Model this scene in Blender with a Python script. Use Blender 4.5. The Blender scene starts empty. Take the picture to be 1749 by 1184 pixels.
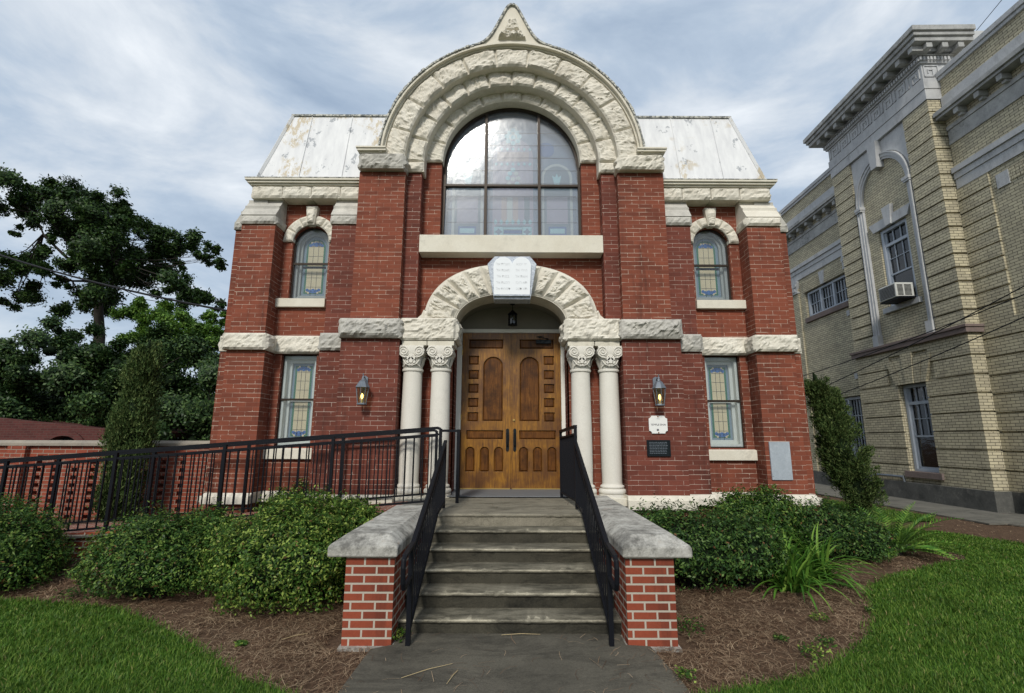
import bpy, bmesh, math, random
import numpy as np
from mathutils import Vector, Matrix, noise
from mathutils.geometry import tessellate_polygon
random.seed(7); RNG = np.random.default_rng(7)
S = bpy.context.scene
COL = S.collection
R = math.radians

# ------------------------------------------------------------------ camera
cd = bpy.data.cameras.new('camera'); cam = bpy.data.objects.new('camera', cd); COL.objects.link(cam)
cd.sensor_width = 36; cd.lens = 36*840/1749; cd.clip_end = 2000; cd.clip_start = 0.05
PT, YW, RL = .1872, .0024, .0032
F = Vector((math.sin(YW)*math.cos(PT), math.cos(YW)*math.cos(PT), math.sin(PT)))
Rt = Vector((math.cos(YW), -math.sin(YW), 0)); Up = Rt.cross(F)
R2 = Rt*math.cos(RL)+Up*math.sin(RL); U2 = -Rt*math.sin(RL)+Up*math.cos(RL)
m = Matrix((R2, U2, -F)).transposed().to_4x4(); m.translation = (0, -4.86, 1.75)
cam.matrix_world = m
S.camera = cam
S.view_settings.view_transform = 'Standard'; S.view_settings.look = 'None'
S.view_settings.exposure = 0.26; S.view_settings.gamma = 1

# ------------------------------------------------------------------ world + sun
SUN_EL, SUN_AZ = R(37), R(190.5)      # azimuth of the sun as seen from the scene, clockwise from +Y
w = bpy.data.worlds.new('World'); S.world = w; w.use_nodes = True
nt = w.node_tree; N = nt.nodes; L = nt.links; N.clear()
out = N.new('ShaderNodeOutputWorld')
sky = N.new('ShaderNodeTexSky'); sky.sky_type = 'NISHITA'; sky.sun_disc = False
sky.sun_elevation = SUN_EL; sky.sun_rotation = SUN_AZ; sky.air_density = 1.2; sky.dust_density = 2.0
bg1 = N.new('ShaderNodeBackground'); bg1.inputs[1].default_value = .085; L.new(sky.outputs[0], bg1.inputs[0])
bg2 = N.new('ShaderNodeBackground'); bg2.inputs[1].default_value = 1.0
tc = N.new('ShaderNodeTexCoord'); sep = N.new('ShaderNodeSeparateXYZ'); L.new(tc.outputs['Generated'], sep.inputs[0])
def mth(op, a, b=None, nodes=None, links=None):
    n = (nodes or N).new('ShaderNodeMath'); n.operation = op
    for i, v in enumerate((a, b)):
        if v is None: continue
        if isinstance(v, (int, float)): n.inputs[i].default_value = v
        else: (links or L).new(v, n.inputs[i])
    return n.outputs[0]
zz = mth('ADD', mth('MAXIMUM', sep.outputs[2], 0.0), .38)
comb = N.new('ShaderNodeCombineXYZ'); L.new(sep.outputs[0], comb.inputs[0]); L.new(sep.outputs[1], comb.inputs[1]); L.new(mth('MULTIPLY', sep.outputs[2], 1.9), comb.inputs[2])
mp = N.new('ShaderNodeMapping'); mp.inputs['Rotation'].default_value = (0, R(30), 0); mp.inputs['Location'].default_value = (1.3, .4, .6); mp.inputs['Scale'].default_value = (.75, 1, 1.25); L.new(comb.outputs[0], mp.inputs[0])
n1 = N.new('ShaderNodeTexNoise'); n1.inputs['Scale'].default_value = 2.6; n1.inputs['Detail'].default_value = 10; n1.inputs['Roughness'].default_value = .58; n1.inputs['Distortion'].default_value = .35
L.new(mp.outputs[0], n1.inputs['Vector'])
cr = N.new('ShaderNodeValToRGB'); L.new(n1.outputs[0], cr.inputs[0])
e = cr.color_ramp.elements; e[0].position = .3; e[0].color = (.28, .37, .50, 1); e[1].position = .68; e[1].color = (.84, .88, .92, 1)
x = e.new(.46); x.color = (.45, .54, .655, 1); x = e.new(.56); x.color = (.63, .69, .76, 1)
L.new(cr.outputs[0], bg2.inputs[0])
mx = N.new('ShaderNodeMixShader'); mx.inputs[0].default_value = .86
L.new(bg1.outputs[0], mx.inputs[1]); L.new(bg2.outputs[0], mx.inputs[2]); L.new(mx.outputs[0], out.inputs[0])
sd = bpy.data.lights.new('sun', 'SUN'); sd.energy = 2.5; sd.angle = R(11); sd.color = (1, .95, .87)
sun = bpy.data.objects.new('sun', sd); COL.objects.link(sun)
dv = Vector((math.sin(SUN_AZ)*math.cos(SUN_EL), math.cos(SUN_AZ)*math.cos(SUN_EL), math.sin(SUN_EL)))
sun.rotation_euler = (-dv).to_track_quat('-Z', 'Y').to_euler()

# ------------------------------------------------------------------ materials
def new_mat(name):
    mt = bpy.data.materials.new(name); mt.use_nodes = True
    nt = mt.node_tree; b = nt.nodes['Principled BSDF']; b.inputs['Specular IOR Level'].default_value = .18
    return mt, nt, b
def nd(nt, typ, **k):
    n = nt.nodes.new(typ)
    for a, v in k.items():
        if a in n.inputs: n.inputs[a].default_value = v
        else: setattr(n, a, v)
    return n
def ramp(nt, src, *stops):
    r = nt.nodes.new('ShaderNodeValToRGB'); nt.links.new(src, r.inputs[0]); e = r.color_ramp.elements
    while len(e) > 1: e.remove(e[0])
    e[0].position = stops[0][0]; c = stops[0][1]; e[0].color = (*c, 1) if len(c) == 3 else c
    for p, c in stops[1:]:
        x = e.new(p); x.color = (*c, 1)
    return r.outputs[0]
def g1(v): return (v, v, v)
def noi(nt, scale, detail=4, rough=.6, coord='Object', mapping=None, dist=0):
    tc = nt.nodes.new('ShaderNodeTexCoord'); src = tc.outputs[coord]
    if mapping:
        mp = nt.nodes.new('ShaderNodeMapping'); mp.inputs['Scale'].default_value = mapping; nt.links.new(src, mp.inputs[0]); src = mp.outputs[0]
    n = nt.nodes.new('ShaderNodeTexNoise'); n.inputs['Scale'].default_value = scale; n.inputs['Detail'].default_value = detail
    n.inputs['Roughness'].default_value = rough; n.inputs['Distortion'].default_value = dist
    nt.links.new(src, n.inputs['Vector']); return n.outputs[0]
def mix(nt, fac, a, b, mode='MIX'):
    n = nt.nodes.new('ShaderNodeMix'); n.data_type = 'RGBA'; n.blend_type = mode
    for s, v in ((n.inputs[0], fac), (n.inputs[6], a), (n.inputs[7], b)):
        if hasattr(v, 'links') or hasattr(v, 'is_linked'): nt.links.new(v, s)
        elif isinstance(v, (int, float)): s.default_value = v
        else: s.default_value = (*v, 1)
    return n.outputs[2]
def mm(nt, op, a, b=None):
    n = nt.nodes.new('ShaderNodeMath'); n.operation = op
    for i, v in enumerate((a, b)):
        if v is None: continue
        if isinstance(v, (int, float)): n.inputs[i].default_value = v
        else: nt.links.new(v, n.inputs[i])
    return n.outputs[0]
def bump(nt, b, h, strength=.4, dist=.01, prev=None):
    n = nt.nodes.new('ShaderNodeBump'); n.inputs['Strength'].default_value = strength; n.inputs['Distance'].default_value = dist
    nt.links.new(h, n.inputs['Height']); nt.links.new(n.outputs[0], b.inputs['Normal']); return n

def brick_mat(name, c1, c2, mortar, rowh=.0755, bw=.235, ms=.005, fade=0.0, dark=(.03, .015, .012), stain=.35, bumpy=.5, rough=.8, stretch=1, squash_noise=True):
    mt, nt, b = new_mat(name)
    uv = nt.nodes.new('ShaderNodeTexCoord')
    br = nt.nodes.new('ShaderNodeTexBrick'); nt.links.new(uv.outputs['UV'], br.inputs['Vector'])
    br.inputs['Scale'].default_value = 1; br.inputs['Mortar Size'].default_value = ms; br.inputs['Mortar Smooth'].default_value = .25
    br.inputs['Bias'].default_value = 0; br.inputs['Brick Width'].default_value = bw; br.inputs['Row Height'].default_value = rowh
    br.inputs['Color1'].default_value = (*c1, 1); br.inputs['Color2'].default_value = (*c2, 1); br.inputs['Mortar'].default_value = (*mortar, 1)
    br.offset = .5
    # second brick pattern, same joints, for a wider spread of brick tones
    br2 = nt.nodes.new('ShaderNodeTexBrick'); nt.links.new(uv.outputs['UV'], br2.inputs['Vector'])
    for k in ('Scale', 'Brick Width', 'Row Height'): br2.inputs[k].default_value = br.inputs[k].default_value
    br2.inputs['Mortar Size'].default_value = 0; br2.inputs['Bias'].default_value = -.25; br2.offset = .5
    br2.inputs['Color1'].default_value = (1, 1, 1, 1); br2.inputs['Color2'].default_value = (.50, .50, .56, 1)
    n1 = noi(nt, 1.1, 5, .65); n2 = noi(nt, 26, 5, .7); n3 = noi(nt, 4.5, 3, .55, mapping=(.55, .55, 6))
    base = mix(nt, 1.0, c1, br2.outputs[0], 'MULTIPLY')
    base = mix(nt, .55, br.outputs[0], base) if False else base
    base = mix(nt, mm(nt, 'MULTIPLY', n2, .8), base, c2)
    base = mix(nt, mm(nt, 'MULTIPLY', ramp(nt, n1, (.45, g1(0)), (.75, g1(1))), stain), base, dark)
    st_ = noi(nt, 1.7, 5, .7, mapping=(2.2, 2.2, .22))
    base = mix(nt, mm(nt, 'MULTIPLY', ramp(nt, st_, (.56, g1(0)), (.74, g1(1))), stain*1.3), base, dark)
    fac = br.outputs[1]
    if fade: fac = mm(nt, 'MULTIPLY', mm(nt, 'MULTIPLY', fac, ramp(nt, n3, (.47, g1(.16)), (.56, g1(1)))), ramp(nt, n1, (.35, g1(.55)), (.6, g1(1))))
    mcol = mix(nt, mm(nt, 'MULTIPLY', n1, .6), mortar, tuple(v*.55 for v in mortar))
    nt.links.new(mix(nt, fac, base, mcol), b.inputs['Base Color'])
    b.inputs['Roughness'].default_value = rough
    h = mm(nt, 'SUBTRACT', mm(nt, 'MULTIPLY', n2, .35), br.outputs[1])
    bump(nt, b, h, bumpy, .006)
    return mt
M = {}
M['brick'] = brick_mat('red_brick', (.250, .071, .039), (.145, .044, .027), (.60, .49, .39), ms=.0037, fade=.9, stain=.45)
M['brick2'] = brick_mat('maroon_brick', (.190, .056, .037), (.108, .034, .024), (.54, .43, .36), ms=.0037, fade=1.0, stain=.5)
M['pierbrick'] = brick_mat('new_red_brick', (.30, .070, .034), (.15, .034, .020), (.44, .40, .33), rowh=.0727, bw=.213, ms=.0092, stain=.4)
M['gbrick'] = brick_mat('garden_brick', (.30, .075, .04), (.17, .04, .026), (.30, .24, .19), rowh=.073, bw=.215, ms=.007, stain=.35)
M['cream'] = brick_mat('cream_brick', (.55, .50, .355), (.43, .39, .27), (.085, .078, .058), rowh=.078, bw=.225, ms=.0075, dark=(.16, .14, .10), stain=.35)
M['farbrick'] = brick_mat('brown_brick', (.11, .035, .03), (.07, .022, .02), (.10, .06, .05), rowh=.08, bw=.22, ms=.008, stain=.3)

def stone_mat(name, c, c2, stain=(.10, .095, .085), amount=.4, fine=60, bs=.35, rough=.85, streak=False):
    mt, nt, b = new_mat(name)
    n1 = noi(nt, 2.2, 6, .7); n2 = noi(nt, fine, 4, .6); n3 = noi(nt, 7, 6, .75, mapping=(1, 1, .35) if streak else None)
    n0 = noi(nt, .8, 3, .5)
    base = mix(nt, ramp(nt, n1, (.3, g1(0)), (.7, g1(1))), c, c2)
    sm = mm(nt, 'MULTIPLY', ramp(nt, n3, (.5, g1(0)), (.72, g1(1))), ramp(nt, n0, (.42, g1(.1)), (.62, g1(1))))
    base = mix(nt, mm(nt, 'MULTIPLY', sm, amount), base, stain)
    base = mix(nt, .22, base, ramp(nt, n2, (.3, g1(.25)), (.7, g1(1))), 'MULTIPLY')
    nt.links.new(base, b.inputs['Base Color']); b.inputs['Roughness'].default_value = rough
    bump(nt, b, n2, bs, .006)
    return mt
M['stone'] = stone_mat('cream_limestone', (.74, .71, .62), (.60, .56, .47), amount=.50)
M['stone_dirty'] = stone_mat('grey_stained_limestone', (.58, .56, .50), (.36, .35, .32), amount=.85)
M['stone_smooth'] = stone_mat('smooth_limestone', (.72, .69, .59), (.62, .58, .48), amount=.40, fine=90, bs=.12)
M['stone_col'] = stone_mat('column_limestone', (.70, .68, .61), (.66, .63, .56), amount=.15, fine=90, bs=.10)
M['capstone'] = stone_mat('weathered_capstone', (.52, .51, .47), (.25, .25, .235), stain=(.05, .05, .045), amount=.9, fine=45, bs=.4)
M['terracotta'] = stone_mat('white_terracotta', (.52, .53, .53), (.40, .41, .42), stain=(.10, .10, .10), amount=.6, fine=40, bs=.15, streak=True)
M['terr_dirty'] = stone_mat('soot_stained_terracotta', (.46, .465, .45), (.26, .265, .26), stain=(.045, .045, .045), amount=.95, fine=30, bs=.2)
M['brownstone'] = stone_mat('brown_sandstone', (.22, .17, .155), (.15, .12, .11), amount=.5, fine=30)
M['foundation'] = stone_mat('dark_foundation', (.13, .13, .12), (.06, .062, .058), stain=(.30, .29, .26), amount=.5, fine=30)
M['rust_stone'] = stone_mat('lichened_coping', (.34, .30, .24), (.22, .2, .17), amount=.6, fine=30)
M['slate'] = stone_mat('blue_grey_slate', (.30, .34, .38), (.38, .42, .46), stain=(.6, .63, .65), amount=.6, fine=40, bs=.1, rough=.5)

def simple(name, c, rough=.6, metal=0, n=0, nscale=20, b_s=0.0, c2=None):
    mt, nt, b = new_mat(name); b.inputs['Roughness'].default_value = rough; b.inputs['Metallic'].default_value = metal
    nn = noi(nt, nscale, 4, .6)
    c2 = c2 or tuple(v*(1-.35) for v in c)
    nt.links.new(mix(nt, mm(nt, 'MULTIPLY', nn, n if n else .35), c, c2), b.inputs['Base Color'])
    if b_s: bump(nt, b, nn, b_s, .004)
    return mt
M['iron'] = simple('black_iron', (.006, .007, .010), .5, .0, nscale=40, b_s=.15); M['iron'].node_tree.nodes['Principled BSDF'].inputs['Specular IOR Level'].default_value = .14
M['bronze'] = simple('bronze_frame', (.040, .031, .024), .45, .2)
M['whitewood'] = simple('white_painted_wood', (.76, .75, .68), .5, n=.5, nscale=8, c2=(.55, .54, .48))
M['greywood'] = simple('grey_painted_wood', (.44, .44, .40), .5, n=.6, nscale=9)
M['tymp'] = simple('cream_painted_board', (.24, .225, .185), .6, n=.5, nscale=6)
M['bluewood'] = simple('pale_blue_painted_wood', (.42, .47, .53), .5, n=.8, nscale=9, c2=(.3, .33, .37))
M['plaque_w'] = simple('white_enamel', (.72, .72, .69), .35, n=.2)
M['plaque_d'] = simple('dark_bronze', (.012, .017, .02), .38, .3, b_s=.3, nscale=70)
M['letter'] = simple('grey_lettering', (.10, .10, .12), .6)
M['letter_f'] = simple('faint_engraving', (.58, .60, .62), .7)
M['pewter'] = simple('pewter_lantern_metal', (.10, .12, .14), .5, .5, n=.8, c2=(.26, .29, .33), nscale=14)
M['brass'] = simple('brass', (.5, .35, .12), .35, .8)
M['dark'] = simple('dark_interior', (.012, .012, .013), .9)  # near-black in place of indoor darkness; also colours the grille
M['aircon'] = simple('aircon_plastic', (.52, .53, .50), .5, n=.4)
M['cable'] = simple('black_cable', (.012, .012, .014), .6)
M['rust'] = simple('rust_spot', (.20, .07, .02), .8)
M['threshold'] = simple('grey_threshold', (.16, .17, .18), .55, n=.5)

def cap_mat():
    mt, nt, b = new_mat('lichened_capstone'); n1 = noi(nt, 2.5, 7, .75); n2 = noi(nt, 9, 7, .8); n3 = noi(nt, 60, 4, .7); n4 = noi(nt, 3.1, 5, .7, mapping=(1.2, .8, 1))
    c = ramp(nt, n1, (.34, (.16, .155, .14)), (.47, (.38, .37, .335)), (.62, (.60, .59, .54)))
    c = mix(nt, mm(nt, 'MULTIPLY', ramp(nt, n2, (.50, g1(0)), (.64, g1(1))), .7), c, (.085, .085, .075))
    c = mix(nt, mm(nt, 'MULTIPLY', ramp(nt, n4, (.60, g1(0)), (.70, g1(1))), .5), c, (.42, .24, .12))
    c = mix(nt, .45, c, ramp(nt, n3, (.3, g1(.4)), (.7, g1(1))), 'MULTIPLY')
    nt.links.new(c, b.inputs['Base Color']); b.inputs['Roughness'].default_value = .85; bump(nt, b, n3, .6, .008); return mt
M['capstone'] = cap_mat()
def marble():
    mt, nt, b = new_mat('veined_marble')
    n = noi(nt, 14, 6, .7, mapping=(1, 1, 2.2), dist=1.6)
    nt.links.new(ramp(nt, n, (.32, (.16, .19, .24)), (.5, (.42, .46, .52)), (.68, (.62, .66, .70))), b.inputs['Base Color'])
    b.inputs['Roughness'].default_value = .35; return mt
M['marble'] = marble()
M['tablet'] = simple('white_tablet', (.74, .77, .79), .55, n=.15)

def roof_mat():
    mt, nt, b = new_mat('peeling_white_roof')
    n1 = noi(nt, 4.2, 8, .74, mapping=(1, 1, .7)); n2 = noi(nt, 1.1, 2, .5); n3 = noi(nt, 9, 8, .8, mapping=(1, 1, .4)); n4 = noi(nt, .9, 3, .5)
    c = mix(nt, ramp(nt, noi(nt, 3, 5, .6, mapping=(3, 3, .3)), (.35, g1(0)), (.7, g1(1))), (.68, .69, .69), (.56, .57, .58))
    m1 = ramp(nt, n1, (.60, g1(0)), (.612, g1(1)))
    c = mix(nt, mm(nt, 'MULTIPLY', m1, .9), c, (.30, .32, .34))
    m2 = mm(nt, 'MULTIPLY', ramp(nt, n3, (.50, g1(0)), (.54, g1(1))), ramp(nt, n4, (.53, g1(0)), (.57, g1(1))))
    c = mix(nt, mm(nt, 'MULTIPLY', m2, .75), c, (.44, .36, .22))
    nt.links.new(c, b.inputs['Base Color']); b.inputs['Roughness'].default_value = .55
    bump(nt, b, m1, .2, .004); return mt
M['roof'] = roof_mat()
def flake():
    mt, nt, b = new_mat('flaking_edge_paint')
    n = noi(nt, 16, 6, .8)
    nt.links.new(ramp(nt, n, (.44, (.11, .12, .12)), (.5, (.36, .36, .33)), (.56, (.56, .56, .50))), b.inputs['Base Color'])
    b.inputs['Roughness'].default_value = .8; bump(nt, b, n, .8, .02); return mt
M['flake'] = flake()

def wood():
    mt, nt, b = new_mat('varnished_oak')
    n = noi(nt, 3, 6, .65, mapping=(14, 14, 1.1), dist=.6); n2 = noi(nt, 2.3, 4, .6)
    c = ramp(nt, n, (.3, (.085, .030, .003)), (.52, (.23, .098, .007)), (.75, (.38, .185, .016)))
    c = mix(nt, ramp(nt, n2, (.42, g1(0)), (.62, g1(.75))), c, (.075, .026, .007))
    nt.links.new(c, b.inputs['Base Color']); b.inputs['Roughness'].default_value = .38
    bump(nt, b, n, .12, .003); return mt
M['wood'] = wood(); M['wood'].node_tree.nodes['Principled BSDF'].inputs['Specular IOR Level'].default_value = .45
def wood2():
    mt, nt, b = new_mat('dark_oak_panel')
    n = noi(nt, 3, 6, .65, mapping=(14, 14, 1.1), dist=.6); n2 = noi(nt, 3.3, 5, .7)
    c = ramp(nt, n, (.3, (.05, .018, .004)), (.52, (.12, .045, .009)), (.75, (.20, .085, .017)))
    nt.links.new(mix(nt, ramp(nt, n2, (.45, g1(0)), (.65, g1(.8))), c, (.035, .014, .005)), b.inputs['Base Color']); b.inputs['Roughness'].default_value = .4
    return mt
M['wood_dark'] = wood2()

def concrete(name, a, b_, dk, rough=.85, nose=None, scale=1.5):
    mt, nt, b = new_mat(name)
    n1 = noi(nt, scale, 7, .7); n2 = noi(nt, 70, 4, .7); n3 = noi(nt, 3, 6, .8, mapping=(.5, 1.2, 1.2), dist=.6)
    c = mix(nt, ramp(nt, n1, (.3, g1(0)), (.7, g1(1))), a, b_)
    c = mix(nt, ramp(nt, n3, (.46, g1(0)), (.66, g1(.85))), c, dk)
    if nose:
        tc = nt.nodes.new('ShaderNodeTexCoord'); sp = nt.nodes.new('ShaderNodeSeparateXYZ'); nt.links.new(tc.outputs['Object'], sp.inputs[0])
        fr = mm(nt, 'FRACT', mm(nt, 'DIVIDE', mm(nt, 'ADD', sp.outputs[2], .002), nose))
        k = mm(nt, 'MULTIPLY', ramp(nt, fr, (.0, g1(.55)), (.05, g1(0)), (.82, g1(0)), (.97, g1(1))), ramp(nt, noi(nt, 6, 6, .75, mapping=(.35, 1, 1)), (.4, g1(.15)), (.62, g1(1))))
        c = mix(nt, k, c, (.50, .46, .35))
    c = mix(nt, .5, c, ramp(nt, n2, (.3, g1(.35)), (.7, g1(1))), 'MULTIPLY')
    nt.links.new(c, b.inputs['Base Color']); b.inputs['Roughness'].default_value = rough
    bump(nt, b, n2, .5, .006); return mt
M['steps'] = concrete('mossy_step_concrete', (.082, .075, .055), (.038, .036, .027), (.012, .012, .010), nose=.143)
M['landing'] = concrete('landing_concrete', (.30, .275, .21), (.22, .2, .155), (.08, .075, .055))
M['walk'] = concrete('walk_concrete', (.135, .124, .098), (.085, .079, .063), (.046, .043, .035))
M['sidewalk'] = concrete('sidewalk_concrete', (.22, .21, .18), (.15, .145, .125), (.08, .08, .07))

def foliage(name, c1, c2, c3, trans=.25, rough=.45, dead=None):
    mt, nt, b = new_mat(name)
    g = nt.nodes.new('ShaderNodeNewGeometry')
    c = ramp(nt, g.outputs['Random Per Island'], (0, c1), (.55, c2), (.92, c3), *([(.975, c3), (.988, dead)] if dead else []))
    n = noi(nt, 1.6, 3, .6)
    c = mix(nt, .5, c, ramp(nt, n, (.3, g1(.45)), (.7, g1(1.25))), 'MULTIPLY')
    nt.links.new(c, b.inputs['Base Color']); b.inputs['Roughness'].default_value = rough
    t = nt.nodes.new('ShaderNodeBsdfTranslucent'); nt.links.new(c, t.inputs[0])
    ms = nt.nodes.new('ShaderNodeMixShader'); ms.inputs[0].default_value = trans
    nt.links.new(b.outputs[0], ms.inputs[1]); nt.links.new(t.outputs[0], ms.inputs[2])
    nt.links.new(ms.outputs[0], nt.nodes['Material Output'].inputs[0]); return mt
M['bush'] = foliage('bush_leaves', (.018, .05, .010), (.045, .11, .020), (.18, .27, .055), dead=(.18, .10, .04))
M['bush_b'] = foliage('boxwood_leaves', (.024, .062, .010), (.065, .14, .020), (.30, .39, .08), dead=(.20, .12, .05))
M['azalea'] = foliage('azalea_leaves', (.016, .045, .012), (.04, .095, .022), (.13, .22, .05), dead=(.16, .08, .035))
M['oak'] = foliage('oak_leaves', (.012, .030, .008), (.026, .060, .014), (.06, .11, .025), .18)
M['ivy'] = foliage('ivy_leaves', (.012, .031, .010), (.027, .062, .017), (.09, .15, .045), .15)
M['lime'] = foliage('light_green_leaves', (.04, .10, .014), (.085, .18, .025), (.17, .29, .05), .3)
M['conifer'] = foliage('conifer_needles', (.024, .050, .013), (.055, .095, .024), (.13, .17, .055), .1, .7)
M['grass'] = foliage('grass_blades', (.042, .105, .012), (.082, .18, .022), (.19, .28, .05), .35, dead=(.34, .29, .12))
M['strap'] = foliage('strap_leaves', (.04, .12, .018), (.09, .22, .03), (.22, .36, .06), .25, .35)
M['straw'] = foliage('pine_straw_needles', (.070, .040, .024), (.165, .098, .058), (.42, .31, .20), .0, .8)
M['bark'] = simple('bark', (.03, .026, .022), .9, n=.9, nscale=9, b_s=.5)
M['leafcore'] = simple('painted_shade_core', (.008, .018, .006), .9, nscale=14)  # shade between leaves put into a near-black green
def dirt():
    mt, nt, b = new_mat('mulch_soil')
    n1 = noi(nt, 1.2, 6, .7); n2 = noi(nt, 40, 6, .8, mapping=(1, .5, 1), dist=1)
    c = mix(nt, n1, (.10, .062, .04), (.15, .095, .06)); c = mix(nt, .7, c, ramp(nt, n2, (.35, g1(.35)), (.65, g1(1.2))), 'MULTIPLY')
    nt.links.new(c, b.inputs['Base Color']); b.inputs['Roughness'].default_value = .95; bump(nt, b, n2, .8, .02); return mt
M['dirt'] = dirt()
def turf():
    mt, nt, b = new_mat('turf_base')
    n1 = noi(nt, .7, 5, .6); n2 = noi(nt, 60, 4, .8)
    c = mix(nt, n1, (.035, .09, .010), (.06, .14, .016)); c = mix(nt, .6, c, ramp(nt, n2, (.35, g1(.4)), (.65, g1(1.3))), 'MULTIPLY')
    nt.links.new(c, b.inputs['Base Color']); b.inputs['Roughness'].default_value = .9; bump(nt, b, n2, .8, .03); return mt
M['turf'] = turf()

def glass(name, tint=(.9, .93, .95), rough=.06, haze=0.0, refl=1.0, wav=.15, wscale=4):
    mt, nt, b = new_mat(name); nt.nodes.remove(b)
    tr = nt.nodes.new('ShaderNodeBsdfTransparent'); tr.inputs[0].default_value = (*tint, 1)
    gl = nt.nodes.new('ShaderNodeBsdfGlossy'); gl.inputs['Roughness'].default_value = rough
    fr = nt.nodes.new('ShaderNodeFresnel'); fr.inputs[0].default_value = 1.5
    bp = nt.nodes.new('ShaderNodeBump'); bp.inputs['Strength'].default_value = wav; bp.inputs['Distance'].default_value = .02
    nt.links.new(noi(nt, wscale, 4, .6), bp.inputs['Height']); nt.links.new(bp.outputs[0], gl.inputs['Normal'])
    ms = nt.nodes.new('ShaderNodeMixShader')
    nt.links.new(mm(nt, 'MINIMUM', mm(nt, 'MULTIPLY', fr.outputs[0], refl), 1.0), ms.inputs[0]); nt.links.new(tr.outputs[0], ms.inputs[1]); nt.links.new(gl.outputs[0], ms.inputs[2])
    o = ms.outputs[0]
    if haze:
        df = nt.nodes.new('ShaderNodeBsdfDiffuse'); df.inputs[0].default_value = (.62, .66, .72, 1)
        m2 = nt.nodes.new('ShaderNodeMixShader'); m2.inputs[0].default_value = haze
        nt.links.new(o, m2.inputs[1]); nt.links.new(df.outputs[0], m2.inputs[2]); o = m2.outputs[0]
    nt.links.new(o, nt.nodes['Material Output'].inputs[0]); return mt
M['bigglass'] = glass('hazy_storm_glazing', rough=.14, haze=.13, refl=1.6, wav=.2, wscale=2.2)
M['storm'] = glass('storm_pane', rough=.08, haze=.02, refl=.8)
M['darkglass'] = glass('window_glass', tint=(.6, .63, .65), rough=.03, refl=1.5)
def lampglass():
    mt, nt, b = new_mat('lantern_glass'); nt.nodes.remove(b)
    tr = nt.nodes.new('ShaderNodeBsdfTransparent'); tr.inputs[0].default_value = (.85, .75, .5, 1)
    gl = nt.nodes.new('ShaderNodeBsdfGlossy'); gl.inputs['Roughness'].default_value = .15
    ms = nt.nodes.new('ShaderNodeMixShader'); ms.inputs[0].default_value = .18
    nt.links.new(tr.outputs[0], ms.inputs[1]); nt.links.new(gl.outputs[0], ms.inputs[2]); nt.links.new(ms.outputs[0], nt.nodes['Material Output'].inputs[0]); return mt
M['lampglass'] = lampglass()
def emis(name, c, s):
    mt, nt, b = new_mat(name); b.inputs['Emission Color'].default_value = (*c, 1); b.inputs['Emission Strength'].default_value = s
    b.inputs['Base Color'].default_value = (*c, 1); return mt
M['bulb'] = emis('lit_bulb', (1, .70, .28), 5)
def sg(name, c, c2, sc=14, rough=.35):
    return simple(name, c, rough, n=1.0, nscale=sc, c2=c2, b_s=.1)
M['g_green'] = sg('green_stained_glass', (.08, .24, .13), (.05, .14, .10))
M['g_blue'] = sg('blue_stained_glass', (.05, .12, .36), (.10, .22, .45))
M['g_amber'] = sg('opal_stained_glass', (.80, .66, .42), (.66, .52, .32), 9)
M['g_slate'] = sg('slate_stained_glass', (.20, .26, .31), (.28, .34, .38))
M['g_aqua'] = sg('aqua_stained_glass', (.55, .85, .88), (.36, .66, .74))
M['g_navy'] = sg('navy_stained_glass', (.20, .27, .38), (.30, .37, .46))
M['g_mauve'] = sg('mauve_stained_glass', (.46, .44, .56), (.55, .48, .54))
M['g_rose'] = sg('rose_stained_glass', (.68, .54, .46), (.58, .46, .48))
M['g_pale'] = sg('pale_stained_glass', (.72, .74, .68), (.60, .66, .66))
M['lead'] = simple('lead_came', (.05, .055, .06), .5, .5)

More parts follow.
